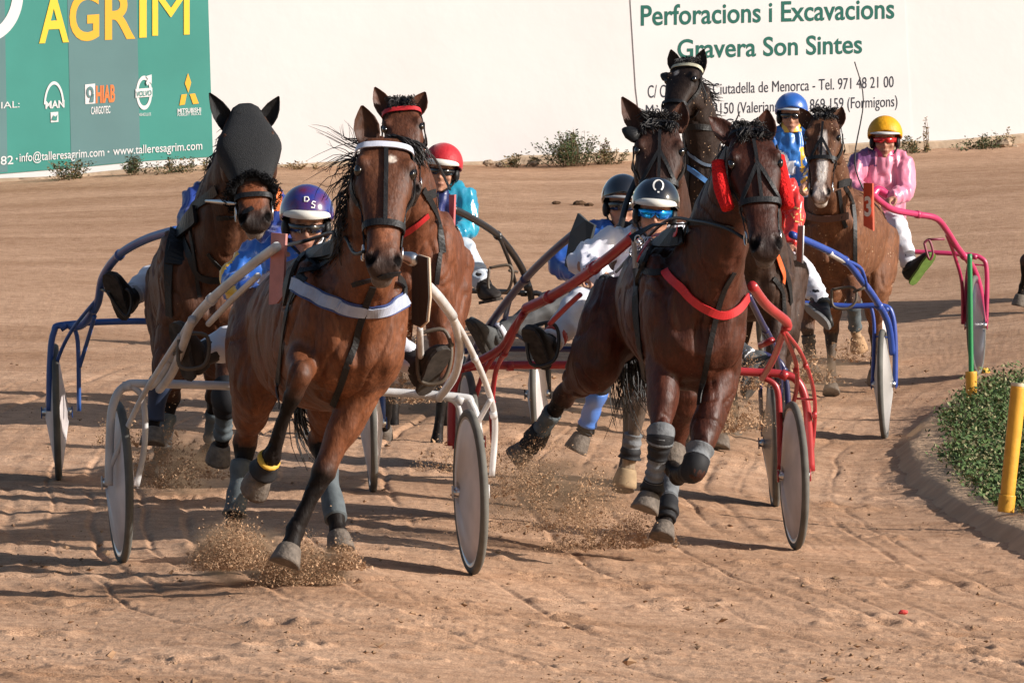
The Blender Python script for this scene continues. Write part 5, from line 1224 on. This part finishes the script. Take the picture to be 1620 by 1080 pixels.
    # --- red driver
    r = Driver('person', 'driver in a red jacket hidden behind the horse with red cheek rolls', 44.0,
        J_auto(1196, 272, 44, shR=(1240, 290, .02), elR=(1262, 340, .10), wrR=(1250, 388, .3), shL=(1150, 290, 0), pel=(1215, 415, -.1), hiR=(1248, 418, .05), knR=(1270, 430, .3), anR=(1302, 482, .6), toR=(1326, 506, .75), knL=(1130, 430, .4), anL=(1100, 480, .6), toL=(1090, 490, .8)),
        dict(c=(1192, 235), off=.05), dict(mat=satin('scarlet_satin', (.55, .02, .015)), collar=mat('white_collar', (.6, .6, .62), .7)), WHITE_TR, dict(mat=mat('black_boot', (.012, .012, .012), .5, .4), sole=mat('grey_sole', (.20, .20, .20), .8)))
    r.helmet(mat('red_cloth_cap', (.42, .012, .02), .55), .124)
    gl = mat('gold_print', (.62, .36, .12), .5); bvh = BVHTree.FromPolygons([tuple(v.co) for v in r.jacket.data.vertices], [tuple(p.vertices) for p in r.jacket.data.polygons]); r.hb = bvh
    r.decal([[(1255, 327), (1262, 330), (1268, 332)], [(1252, 338), (1256, 345), (1262, 338)], [(1266, 338), (1266, 348), (1270, 348)], [(1258, 350), (1264, 352)]], .012, gl, 'print')
    # --- blue helmet
    u = Driver('person', 'driver in a blue satin helmet cover and blue jacket with yellow collar', 50.3,
        J_auto(1251, 202, 50.3, shL=(1222, 216, .02), elL=(1222, 262, .12), wrL=(1245, 285, .3), shR=(1290, 216, 0), elR=(1300, 262, .1), wrR=(1275, 290, .3), pel=(1256, 312, -.1)),
        dict(c=(1252, 178), roll=-.04, nod=.04, off=.05, tone=1.0), dict(mat=satin('blue_print_satin', (.03, .18, .52), (.01, .07, .30)), mat2=mat('white_sleeve', (.72, .72, .75), .6, .3, bump=.4, bscale=14), split=lambda x, y, z, k, c: np.linalg.norm(c-k['elL']) < .13 or (abs(x) < .03 and -.15 < z < -.05),
             mat3=YELS, split3=lambda x, y, z, k, c: .07 < x < .16 and z < .05 and noise.noise(Vector(c)*13) > .0, collar=YELS), WHITE_TR, {})
    u.helmet(satin('blue_helmet_satin', (.02, .15, .52), (.01, .08, .34)), .124, visor=mat('pale_visor', (.45, .50, .55), .5), seam=True, vh=.018); u.glasses(BLACKLENS)
    # --- pink
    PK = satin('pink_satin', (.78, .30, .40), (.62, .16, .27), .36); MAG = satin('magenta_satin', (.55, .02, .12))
    p = Driver('person', 'driver in a yellow helmet and pink satin jacket sitting upright on the pink sulky', 48.5,
        J_auto(1398, 240, 48.5, shL=(1362, 250, .03), elL=(1350, 292, .14), wrL=(1378, 315, .36), shR=(1430, 256, .03), elR=(1434, 302, .14), wrR=(1412, 314, .34), che=(1398, 285, .02), pel=(1396, 352, -.08), hiR=(1412, 358, .08), knR=(1420, 362, .36), anR=(1440, 424, .50), toR=(1464, 378, .55), hiL=(1385, 362, .05), knL=(1385, 372, .35), anL=(1372, 425, .5), toL=(1365, 420, .7)),
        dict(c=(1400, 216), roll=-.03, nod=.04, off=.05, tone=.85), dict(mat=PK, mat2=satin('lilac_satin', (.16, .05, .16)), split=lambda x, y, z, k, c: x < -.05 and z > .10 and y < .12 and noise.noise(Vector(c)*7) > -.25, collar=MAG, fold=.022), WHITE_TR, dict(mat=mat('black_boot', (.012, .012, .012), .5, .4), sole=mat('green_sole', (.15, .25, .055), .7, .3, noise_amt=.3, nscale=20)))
    p.helmet(mat('yellow_cloth_cap', (.72, .34, .01), .5, .3, bump=.2, bscale=50, noise_amt=.2), .126, visor=mat('pale_visor2', (.6, .58, .55), .5), seam=True, vh=.02); p.glasses(mat('red_mirror', (.60, .03, .03), .15, .7, .4))
    b = MB(); b.tube([p.k['wrL'], V(P(1388, 300, 48.2)), V(P(1408, 312, 48.2))], [.028, .034, .028], 10, 4); b.build('sleeve_fold', MAG, p.root)
    for n_, q in zip('ahcbnrup', (a, h, c, b, n, r, u, p)): DRV[n_] = q
drivers()
# ------------------------------------------------------------ sulkies
TYRE = mat('grey_rubber', (.13, .125, .11), .8, .3, noise_amt=.3, nscale=12); DISC = mat('dusty_white_disc', (.66, .59, .57), .5, .4, noise_amt=.35, nscale=4, bump=.05, bscale=10)
DARKDISC = mat('dark_disc', (.03, .035, .05), .3, .5, noise_amt=.4, nscale=5)
def sulky(name, label, d, wheels, tubes, paint, yaw, R=.36, disc=DISC, tyre=TYRE, fork=True, seat=True, forkm=None):
    """wheels: ground contact (px, py, depth); tubes: (radius, [(px, py, metres in front of the axle)...])"""
    F = V((math.sin(yaw), -math.cos(yaw), 0)); S = V((-F[1], F[0], 0)); U = V((0, 0, 1))
    cs = [V(P(*w)) for w in wheels]; base = np.mean(cs, axis=0)
    t = thing(name, label, 'sulky', base, 'two-wheeled racing sulkies')
    for c0 in cs:
        c = c0+U*(R-.01); b = MB(); rows = []
        for a in np.linspace(0, 2*math.pi, 56, endpoint=False):
            e = F*math.cos(a)+U*math.sin(a); rows.append([c+e*(R-.020+.021*math.cos(q))+S*.019*math.sin(q) for q in np.linspace(0, 2*math.pi, 10, endpoint=False)])
        rows.append(rows[0]); b.grid(rows, True, False); w = b.build('wheel', tyre, t)
        b = MB(); rows = []
        for r, z in ((R-.035, -.006), (R-.06, -.018), (.05, -.058), (.05, .058), (R-.06, .018), (R-.035, .006)):
            rows.append([c+(F*math.cos(a)+U*math.sin(a))*r+S*(z+.003*math.sin(a*3)) for a in np.linspace(0, 2*math.pi, 48, endpoint=False)])
        b.grid(rows, True, False); b.build('disc_cover', disc, w)
        b = MB(); rows = []
        for r, z in ((R-.032, -.014), (R-.052, -.012), (R-.052, .012), (R-.032, .014)):
            rows.append([c+(F*math.cos(a)+U*math.sin(a))*r+S*z for a in np.linspace(0, 2*math.pi, 48, endpoint=False)])
        rows.append(rows[0]); b.grid(rows, True, False); b.build('rim', STEEL if disc is DISC else DARKDISC, w)
        b = MB(); b.tube([c-S*.078, c-S*.062, c+S*.062, c+S*.078], [.012, .024, .024, .012], 12, 2); b.build('hub', STEEL, w)
    b = MB(); am = cs[0]+(cs[1]-cs[0])*.5
    for (r, pts) in tubes:
        q = [P(x, y, d-o) for x, y, o in pts]; b.tube(q, r, 10, 6 if len(q) > 2 else 1)
        if len(q) >= 5:      # clamps and weld collars on the long tubes
            for fq in (.34, .71):
                i = fq*(len(q)-1); j = int(i); A_ = V(q[j])+(V(q[j+1])-V(q[j]))*(i-j); dv = nrm(V(q[j+1])-V(q[j])); b.tube([A_-dv*.018, A_+dv*.018], r*1.22, 10, 1)
    # dropouts where the forks reach the hubs
    for c0 in cs:
        for sg in (-1, 1): b.box(c0+U*(R-.01)+S*sg*.080, F*.014, S*.003, U*.03)
    b.build('frame', paint, t)
    if seat:
        b = MB(); sc = am+U*(.80)-F*.05; rows = []
        for u, z, hw in ((-.20, .05, .14), (-.16, .0, .17), (.0, -.03, .18), (.14, -.02, .15), (.18, .0, .10)):
            rows.append([sc+F*u+S*hw*x+U*(z+.02*x*x*2+(0 if k < 5 else -.03)) for k, x in enumerate((-1, -.5, 0, .5, 1, 1, .5, 0, -.5, -1))])
        b.grid(rows); b.build('seat', mat('black_vinyl', (.015, .015, .016), .5), t)
    return t
def stirrup(t, d, ring, rod, m, off):
    b = MB(); q = [P(x, y, d-off) for x, y in ring]; b.tube(q+[q[0]], .009, 8, 5)
    if rod: b.tube([P(x, y, d-o) for x, y, o in rod], .009, 8, 4)
    b.build('stirrup', m, t)
def plate(name, label, d, quad, th, m, edge=None, text=None, tcol=None, parent=None):
    b = MB(); q = [V(P(x, y, d-o)) for x, y, o in quad]; n = nrm(np.cross(q[1]-q[0], q[3]-q[0])); k = len(q)
    b.verts(q); b.verts([p_+n*th for p_ in q]); b.f.append(tuple(range(k))[::-1]); b.f.append(tuple(range(k, 2*k)))
    for i in range(k): j = (i+1) % k; b.f.append((i, j, k+j, k+i))
    o = b.build('number_plate', m, parent, False)
    if edge:
        e = MB(); e.tube([(p_+n*th/2) for p_ in q]+[q[0]+n*th/2], .006, 6, 1); e.build('plate_edge', edge, o)
    return o
WP = mat('white_paint', (.56, .55, .54), .38, .45, noise_amt=.3, nscale=7, bump=.08, bscale=20); BP = mat('blue_paint', (.03, .09, .30), .35, .5, noise_amt=.2, nscale=9); RP = mat('red_paint', (.42, .03, .035), .35, .5, noise_amt=.3, nscale=6)
NP = mat('navy_paint', (.025, .025, .09), .35, .5, noise_amt=.2, nscale=9); RB = mat('royal_blue_paint', (.03, .07, .32), .35, .5, noise_amt=.2, nscale=9); PP = mat('pink_paint', (.48, .035, .12), .35, .5, noise_amt=.25, nscale=7); BK = mat('black_paint', (.015, .015, .016), .4, .5)
SUL = {}
def sulkies():
    a = sulky('sulky', 'white framed sulky with pale disc wheels behind the leading bay', 30.0, [(193, 888, 30.2), (748, 905, 29.8)], [
        (.021, [(438, 390, 1.95), (392, 424, 1.6), (336, 472, 1.1), (300, 515, .7), (276, 560, .4), (255, 595, .15), (237, 610, 0)]),
        (.014, [(408, 436, 1.7), (366, 475, 1.3), (330, 512, .95)]), (.019, [(304, 505, .9), (290, 545, .6), (272, 590, .3), (252, 616, .05)]),
        (.012, [(286, 530, .6), (234, 612, .2), (205, 668, .05), (173, 742, .0)]),
        (.022, [(668, 444, 1.9), (692, 468, 1.6), (716, 500, 1.2)]), (.014, [(714, 497, 1.2), (741, 545, .7), (768, 605, .3), (783, 665, .05), (778, 752, 0)]),
        (.019, [(716, 500, 1.2), (727, 545, .7), (720, 592, .3), (694, 630, .0)]),
        (.019, [(172, 768, 0), (174, 690, 0), (179, 640, 0), (198, 611, 0), (245, 607, 0), (500, 615, 0), (715, 627, 0), (746, 640, 0), (758, 690, 0), (762, 772, 0)]),
        (.014, [(205, 610, 0), (226, 630, 0), (229, 700, 0), (216, 768, 0)]), (.014, [(695, 627, 0), (724, 640, 0), (731, 700, 0), (728, 772, 0)]),
        (.012, [(776, 632, .2), (750, 680, .05), (727, 735, .0)]), (.014, [(664, 520, 1.5), (668, 600, .2), (672, 626, 0)])], WP, .18, R=.365)
    stirrup(a, 30, [(662, 528), (702, 522), (714, 560), (700, 602), (664, 600)], [(716, 545, .75), (706, 548, .78)], mat('dark_bracket', (.09, .07, .05), .6), .78)
    stirrup(a, 30, [(284, 528), (325, 530), (330, 560), (318, 580), (284, 578)], [(276, 560, .45), (286, 556, .58)], mat('dark_bracket', (.09, .07, .05), .6), .58)
    plate('number_plate', '', 28.15, [(429, 368, 0), (452, 370, .06), (447, 468, .06), (438, 480, .03), (425, 482, 0)], .012, mat('pink_plate', (.52, .22, .19), .6, .3, noise_amt=.25, nscale=14, bump=.1, bscale=30), None, parent=a)
    plate('number_plate', '', 28.1, [(652, 412, 0), (660, 404, .02), (676, 408, .08), (678, 470, .08), (674, 508, .08), (664, 517, .03), (651, 512, 0)], .02, mat('dark_plate', (.045, .035, .03), .5, .4), mat('cream_edge', (.55, .42, .30), .6), parent=a)
    b = MB(); b.tube([P(x, y, 28.1) for x, y in ((636, 405), (652, 410), (660, 418))], [.02, .03, .02], 8, 4); b.build('shaft_clamp', STEEL, a)
    h = sulky('sulky', 'blue framed sulky with disc wheels behind the hooded horse', 35.3, [(93, 757, 35.5), (590, 776, 35.1)], [
        (.022, [(278, 364, 1.7), (232, 378, 1.3), (190, 402, .95), (163, 438, .6), (154, 480, .35), (132, 512, .1), (112, 516, 0)]),
        (.010, [(156, 470, .4), (112, 525, .15), (88, 580, .0), (80, 640, 0)]), (.012, [(272, 372, 1.65), (248, 450, .8), (234, 506, 0)]), (.011, [(150, 500, .3), (138, 540, .1), (126, 580, 0)]),
        (.017, [(78, 650, 0), (79, 575, 0), (85, 526, 0), (106, 513, 0), (240, 508, 0), (420, 516, 0), (580, 527, 0), (602, 545, 0), (605, 665, 0)]),
        (.012, [(112, 513, 0), (123, 540, 0), (125, 650, 0)]), (.012, [(560, 528, 0), (576, 545, 0), (578, 660, 0)]), (.018, [(420, 400, 1.6), (500, 430, 1.2), (560, 480, .6), (588, 530, .0)])], BP, .06)
    stirrup(h, 35.3, [(170, 462), (200, 458), (208, 480), (198, 500)], [(156, 455, .45), (172, 462, .7)], BK, .72)
    b = sulky('sulky', 'red framed sulky behind the very dark bay with red cheek rolls', 33.4, [(745, 812, 33.6), (1259, 866, 33.2)], [
        (.026, [(1002, 374, 1.9), (958, 411, 1.6), (908, 447, 1.2), (862, 474, .85), (832, 488, .65)]), (.012, [(826, 500, .65), (800, 540, .35), (765, 590, .1), (748, 650, 0), (742, 700, 0)]), (.013, [(826, 498, .65), (806, 545, .4), (785, 585, .15), (778, 650, 0), (780, 700, 0)]),
        (.020, [(834, 488, .65), (812, 520, .5), (790, 552, .3), (735, 582, 0)]), (.013, [(870, 512, .9), (900, 482, 1.1), (918, 466, 1.2)]),
        (.021, [(714, 705, 0), (715, 640, 0), (722, 600, 0), (745, 580, 0), (900, 577, 0), (1050, 580, 0), (1180, 588, 0), (1238, 592, 0), (1264, 606, 0), (1277, 650, 0), (1283, 745, 0)]),
        (.024, [(1190, 452, 1.9), (1212, 482, 1.55), (1243, 508, 1.2), (1244, 520, 1.15)]), (.017, [(1242, 515, 1.15), (1226, 562, .5), (1206, 598, 0)]), (.010, [(1240, 522, 1.1), (1268, 560, .6), (1286, 612, .2), (1289, 665, 0), (1281, 745, 0)]), (.011, [(1238, 524, 1.1), (1258, 570, .5), (1260, 615, .2), (1246, 668, .05), (1232, 742, 0)]),
        (.017, [(1206, 596, 0), (1228, 612, 0), (1233, 660, 0), (1235, 742, 0)]), (.006, [(1258, 630, .1), (1289, 632, .1)]), (.016, [(1203, 546, .7), (1222, 538, .8)])], RP, .12, R=.365)
    stirrup(b, 33.4, [(832, 520), (870, 510), (884, 530), (876, 570), (840, 575)], [(818, 530, .55), (834, 540, .74)], BK, .74)
    plate('number_plate', '', 31.2, [(998, 362, 0), (1002, 362, .08), (1005, 424, .08), (1001, 424, 0)], .012, mat('grey_plate', (.25, .22, .19), .6), None, parent=b)
    n = sulky('sulky', 'navy blue sulky just behind the red framed one', 37.3, [(738, 765, 37.4), (1226, 801, 37.1)], [
        (.022, [(912, 366, 1.9), (872, 400, 1.6), (832, 440, 1.2), (792, 490, .8), (757, 542, .35), (735, 595, .0), (730, 650, 0)]), (.017, [(735, 555, .0), (780, 552, 0), (985, 553, 0), (1172, 556, 0), (1222, 566, 0), (1240, 585, 0), (1247, 640, 0), (1246, 700, 0)]),
        (.015, [(806, 475, .9), (798, 510, .5), (795, 550, .0)]), (.017, [(1184, 468, 1.85), (1204, 508, 1.35), (1224, 548, .8), (1234, 600, .2), (1230, 640, 0)]), (.012, [(1206, 566, 0), (1203, 620, 0), (1207, 690, 0)])], NP, .02, disc=DARKDISC)
    plate('number_plate', '', 35.3, [(893, 420, 0), (902, 368, 0), (914, 337, .02), (926, 348, .1), (940, 356, .12), (928, 400, .12), (908, 433, .06)], .015, mat('slate_plate', (.045, .05, .052), .6, .3), None, parent=n)
    r = sulky('sulky', 'royal blue sulky with grey disc wheels beside the muddy bay', 44.0, [(1040, 672, 44.2), (1400, 693, 43.9)], [
        (.023, [(1252, 371, 1.8), (1292, 388, 1.5), (1336, 411, 1.1), (1362, 442, .8), (1385, 474, .45), (1405, 512, .1), (1412, 560, 0)]), (.012, [(1338, 412, 1.1), (1362, 425, .9), (1372, 458, .7)]),
        (.018, [(1020, 590, 0), (1022, 500, 0), (1040, 472, 0), (1180, 474, 0), (1260, 479, 0), (1340, 484, 0), (1396, 484, 0), (1411, 497, 0), (1416, 540, 0), (1416, 612, 0)]), (.012, [(1378, 484, 0), (1383, 520, 0), (1380, 612, 0)]), (.006, [(1384, 532, 0), (1412, 534, 0)]), (.02, [(1150, 390, 1.8), (1100, 420, 1.2), (1050, 474, .2)])], RB, -.12, disc=mat('grey_disc', (.36, .34, .32), .5, .4, noise_amt=.2, nscale=4))
    b2 = MB(); q = [V(P(x, y, 44-o)) for x, y, o in ((1311, 398, 1.33), (1322, 404, 1.22), (1335, 411, 1.1))]; b2.tube(q, .0245, 12, 4); b2.build('shaft_label', mat('white_label', (.66, .66, .66), .5), r)
    stirrup(r, 44, [(1316, 458), (1350, 455), (1354, 475), (1340, 488), (1318, 484)], [(1368, 455, .75), (1350, 462, .72)], mat('dark_bracket', (.09, .07, .05), .6), .72)
    plate('number_plate', '', 42.1, [(1262, 358, 0), (1270, 357, .05), (1268, 416, .05), (1260, 412, 0)], .012, mat('orange_plate', (.62, .22, .14), .6, .3), mat('white_edge', (.7, .68, .66), .6), parent=r)
    p = sulky('sulky', 'pink sulky with black disc wheels driven by the yellow helmet', 48.5, [(1215, 578, 48.7), (1546, 592, 48.4)], [
        (.023, [(1372, 300, 1.7), (1392, 318, 1.5), (1414, 332, 1.3), (1450, 339, 1.05), (1480, 345, .9), (1496, 362, .7), (1515, 392, .4), (1540, 425, .1), (1552, 465, 0), (1558, 512, 0)]), (.013, [(1498, 372, .6), (1512, 410, .3), (1522, 450, .1), (1523, 512, 0)]),
        (.017, [(1190, 485, 0), (1192, 410, 0), (1210, 396, 0), (1340, 396, 0), (1440, 398, 0), (1520, 402, 0), (1552, 408, 0), (1561, 430, 0), (1560, 512, 0)]), (.013, [(1383, 330, 1.5), (1394, 375, .6), (1400, 398, 0)]), (.016, [(1536, 405, 0), (1530, 440, 0), (1526, 512, 0)]), (.006, [(1536, 418, 0), (1560, 420, 0)]), (.018, [(1270, 320, 1.6), (1235, 350, .8), (1205, 396, 0)])], PP, -.22, disc=DARKDISC)
    stirrup(p, 48.5, [(1462, 384), (1470, 380), (1476, 400), (1470, 410)], [(1494, 378, .65), (1468, 379, .68)], mat('dark_pink', (.2, .03, .06), .5), .68)
    o = plate('number_plate', '', 45.85, [(1366, 289, 0), (1380, 290, .1), (1381, 365, .1), (1366, 357, 0)], .012, mat('red_plate', (.60, .09, .045), .55, .3), None, parent=p)
    vs, fs = text_mesh2d('3', .03); tb = MB(); x0, x1 = vs[:, 0].min(), vs[:, 0].max(); tb.verts([V(P(1367.5+(x-x0)/(x1-x0)*11, 341-y/.73*31, 45.85-.03-.1*(x-x0)/(x1-x0))) for x, y, _ in vs]); tb.f += fs; tb.build('numeral', mat('white_letters', (.8, .78, .74), .5), o, False)
    b3 = MB(); b3.box(P(1360, 335, 46.9), V((.07, 0, 0)), V((0, .01, 0)), V((0, 0, .14))); b3.build('shaft_pad', mat('tan_leather', (.22, .10, .04), .6), p)
    c = sulky('sulky', 'black framed sulky of the red helmeted driver', 42.0, [(500, 688, 42.1), (853, 712, 41.9)], [
        (.022, [(716, 330, 1.8), (748, 346, 1.5), (786, 371, 1.0), (814, 405, .5), (832, 440, .15), (842, 490, 0), (842, 620, 0)]), (.012, [(790, 376, 1), (806, 415, .5), (818, 458, .1)]), (.017, [(470, 610, 0), (475, 470, 0), (500, 452, 0), (690, 458, 0), (780, 461, 0), (830, 464, 0), (862, 480, 0), (868, 620, 0)]), (.012, [(722, 360, 1.7), (722, 410, .9), (720, 456, 0)])], BK, -.09)
    stirrup(c, 42, [(774, 424), (806, 420), (810, 442), (800, 462), (774, 458)], [(818, 430, .4), (806, 428, .7)], mat('dark_bracket', (.09, .07, .05), .6), .72)
    plate('number_plate', '', 40.0, [(710, 308, 0), (719, 308, .05), (717, 368, .05), (711, 372, 0)], .012, mat('rose_plate', (.55, .10, .11), .55), None, parent=c)
    k = sulky('sulky', 'sulky with a pale disc wheel almost hidden behind the muddy bay', 50.4, [(1078, 556, 50.5), (1391, 567, 50.3)], [(.017, [(1060, 490, 0), (1064, 405, 0), (1250, 402, 0), (1370, 404, 0), (1374, 420, 0), (1374, 500, 0)]), (.018, [(1180, 330, 2.2), (1240, 360, 1.2), (1300, 402, .1)]), (.018, [(1100, 330, 2.2), (1070, 360, 1.2), (1064, 402, .1)])], BK, -.22)
    for n_, q in zip('ahbnrpc', (a, h, b, n, r, p, c)): SUL[n_] = q
sulkies()
# ------------------------------------------------------------ reins, whips, flying sand
def rein(label, pts, r=.008):
    b = MB(); b.tube([P(*q) for q in pts], r, 6, 6); o = b.build('reins', LEATHER); tag(o, label, 'reins', 'driving reins')
rein('reins running from the leading bay to its driver', [(576, 398, 26.95), (560, 400, 27.2), (540, 370, 27.8), (500, 382, 29), (470, 470, 29.6)])
rein('rein crossing in front of the purple helmet driver', [(452, 388, 28.6), (480, 382, 28.8), (512, 372, 28.6), (540, 362, 28.2)], .009)
rein('broad black strap rising in front of the plain black helmet', [(1008, 282, 34.6), (992, 318, 34.4), (978, 372, 34.0), (955, 432, 33.6)], .017)
rein('reins of the very dark bay crossing its neck', [(1190, 385, 30.2), (1150, 362, 30.35), (1100, 350, 30.7), (1050, 352, 31.4), (975, 430, 33.1)])
rein('reins from the reddish bay past the red helmet', [(668, 262, 38.5), (672, 240, 38.6), (690, 255, 39.4), (712, 300, 41.5)])
def whip(label, pts, r):
    b = MB(); q = [P(*k) for k in pts]; b.tube(q, r, 6, 5); o = b.build('whip', mat('whip_black', (.02, .018, .02), .5)); tag(o, label, 'whip', 'driving whips')
whip('tall thin whip held up beside the pink satin sleeve', [(1372, 312, 48.1), (1352, 255, 48.1), (1366, 160, 48.1), (1352, 98, 48.1)], [.007, .006, .005, .005])
whip('short whip tip sticking out behind the red cheek roll horse', [(1152, 215, 43.5), (1160, 200, 43.5), (1171, 176, 43.5)], [.008, .007, .004])
def spray(label, blobs, d, n, size, seed):
    r = np.random.default_rng(seed); V_, F_ = [], []
    tot = sum(b[4] for b in blobs)
    for (px, py, rx, ry, wgt) in blobs:
        m = int(n*wgt/tot); s = FPX/d
        u = r.normal(0, 1, (m, 3)); rad = r.random(m)**.6*(1+.25*r.exponential(1, m)*(r.random(m) < .35)); u = u/np.linalg.norm(u, axis=1)[:, None]*rad[:, None]*1.15
        c = V(P(px, py+ry*.4, d))
        q = c + np.stack([u[:, 0]*rx/s, u[:, 1]*rx/s*.8, np.abs(u[:, 2])*ry*1.4/s*(1-.45*u[:, 0]**2)], -1)
        # ragged plumes
        ang = np.arctan2(u[:, 2], u[:, 0]); keep = r.random(m) < np.clip(.55+.5*np.sin(ang*5+seed)+.35*np.sin(ang*11+seed*2), .12, 1); q = q[keep]; m = len(q)
        sz = size*np.exp(r.normal(0, .6, m))*np.where(r.random(m) < .02, 2.8, 1); A = r.normal(0, 1, (m, 4, 3)); A /= np.linalg.norm(A, axis=2)[:, :, None]; A *= sz[:, None, None]
        base = len(V_)*0 + sum(len(v) for v in V_)
        V_.append((q[:, None]+A).reshape(-1, 3)); i = base+np.arange(m)[:, None]*4
        F_.append(np.concatenate([i+np.array([[0, 1, 2]]), i+np.array([[0, 3, 1]]), i+np.array([[1, 3, 2]]), i+np.array([[2, 3, 0]])]))
    vs = np.concatenate(V_); fs = np.concatenate(F_); m_ = bpy.data.meshes.new('flying_sand'); m_.from_pydata(vs.tolist(), [], fs.tolist()); m_.update()
    o = bpy.data.objects.new('flying_sand', m_); COL.objects.link(o); m_.materials.append(mat('flying_grains', (.40, .255, .155), .95, .1)); tag(o, kind='stuff')
def clods():
    r = np.random.default_rng(21); V_, F_ = [], []; n = 5200
    for k in range(n):
        px = r.uniform(-60, 1680); py = 1095-520*r.random()**1.5
        if px > 1400 and py > 600 and px > 1400+abs(py-735)*.9: continue
        d = gd(px, py); c = V(P(px, float(yground(px, d)), d)); s = .0045*math.exp(r.normal(0, .6)); s = min(s, .022)
        if noise.noise(Vector((px*.006, py*.012, 3)))+.25 < r.random()*.8: continue
        q = r.normal(0, 1, (6, 3))*.25+np.array([[1, 0, 0], [-1, 0, 0], [0, 1, 0], [0, -1, 0], [0, 0, .8], [0, 0, -.8]]); b = len(V_)*6
        V_.append(c+np.array([0, 0, s*.5+.004])+q*s*np.array([1.2, 1.2, .8])); F_ += [(b+i, b+j, b+k_) for i, j, k_ in ((0, 2, 4), (2, 1, 4), (1, 3, 4), (3, 0, 4), (2, 0, 5), (1, 2, 5), (3, 1, 5), (0, 3, 5))]
    m_ = bpy.data.meshes.new('loose_clods'); m_.from_pydata(np.concatenate(V_).tolist(), [], F_); m_.update(); o = bpy.data.objects.new('loose_clods', m_); COL.objects.link(o); m_.materials.append(mat('sand_clod', (.36, .225, .135), .95, .1, noise_amt=.4, nscale=3)); tag(o, kind='stuff')
clods()
spray('', [(368, 880, 62, 50, 1), (475, 905, 60, 45, 1), (545, 890, 30, 26, .25)], 28.3, 140000, .0016, 3)
spray('', [(870, 800, 120, 95, 1.2), (940, 850, 70, 45, .8), (800, 760, 60, 60, .4), (1020, 850, 50, 40, .4)], 31.8, 100000, .0017, 5)
spray('', [(255, 745, 55, 70, 1), (330, 740, 60, 40, .5), (190, 690, 40, 40, .3)], 34.0, 28000, .0022, 7)
spray('', [(650, 610, 50, 70, 1), (700, 745, 50, 45, .6)], 37.0, 16000, .0024, 9)
spray('', [(1160, 665, 50, 45, 1), (1195, 600, 30, 40, .3)], 36.0, 14000, .0025, 11)
spray('', [(1275, 590, 45, 40, 1), (1350, 560, 30, 30, .4)], 45.5, 8000, .0034, 13)
# soft dust hanging in the air behind the hooves
def dust(px, py, d, rx, ry, rz, dens, seed, col=(.62, .42, .27)):
    s = FPX/d; c = P(px, py, d); b = MB(); b.ell((0, 0, 0), [V((1, 0, 0)), V((0, 1, 0)), V((0, 0, 1))], 20, 12); o = b.build('dust_cloud', None, None); o.location = c; o.scale = (rx/s, rz, ry/s); tag(o, kind='stuff')
    m = bpy.data.materials.new('dust'); m.use_nodes = True; nt = m.node_tree; nt.nodes.clear(); out = nt.nodes.new('ShaderNodeOutputMaterial'); v = nt.nodes.new('ShaderNodeVolumePrincipled')
    v.inputs['Color'].default_value = (*col, 1); v.inputs['Anisotropy'].default_value = .2
    tc = nt.nodes.new('ShaderNodeTexCoord'); ln = nt.nodes.new('ShaderNodeVectorMath'); ln.operation = 'LENGTH'; nt.links.new(tc.outputs['Object'], ln.inputs[0])
    n = nt.nodes.new('ShaderNodeTexNoise'); n.inputs['Scale'].default_value = 2.6; n.inputs['Detail'].default_value = 5; mp = nt.nodes.new('ShaderNodeMapping'); mp.inputs['Location'].default_value = (seed, seed*2, 0); nt.links.new(tc.outputs['Object'], mp.inputs[0]); nt.links.new(mp.outputs[0], n.inputs['Vector'])
    r1 = nt.nodes.new('ShaderNodeMapRange'); r1.inputs[1].default_value = 1.0; r1.inputs[2].default_value = .1; nt.links.new(ln.outputs['Value'], r1.inputs[0])
    r2 = nt.nodes.new('ShaderNodeMapRange'); r2.inputs[1].default_value = .38; r2.inputs[2].default_value = .72; nt.links.new(n.outputs['Fac'], r2.inputs[0])
    mm = nt.nodes.new('ShaderNodeMath'); mm.operation = 'MULTIPLY'; sq = nt.nodes.new('ShaderNodeMath'); sq.operation = 'MULTIPLY'; nt.links.new(r1.outputs[0], sq.inputs[0]); nt.links.new(r1.outputs[0], sq.inputs[1]); nt.links.new(sq.outputs[0], mm.inputs[0]); nt.links.new(r2.outputs[0], mm.inputs[1])
    m2 = nt.nodes.new('ShaderNodeMath'); m2.operation = 'MULTIPLY'; m2.inputs[1].default_value = dens; nt.links.new(mm.outputs[0], m2.inputs[0]); nt.links.new(m2.outputs[0], v.inputs['Density']); nt.links.new(v.outputs[0], out.inputs['Volume'])
    o.data.materials.clear(); o.data.materials.append(m)
dust(868, 775, 32.2, 170, 80, .5, 16.0, 1); dust(372, 875, 28.6, 105, 62, .25, 70, 2); dust(485, 900, 28.4, 95, 50, .25, 70, 3); dust(285, 735, 34.6, 130, 80, .5, 16, 4); dust(930, 650, 33.5, 150, 100, .4, 2.2, 5)
dust(1150, 660, 36.5, 90, 60, .4, 12, 6); dust(1290, 590, 46, 110, 50, .5, 8, 7); dust(655, 620, 37.5, 80, 80, .4, 12, 8)
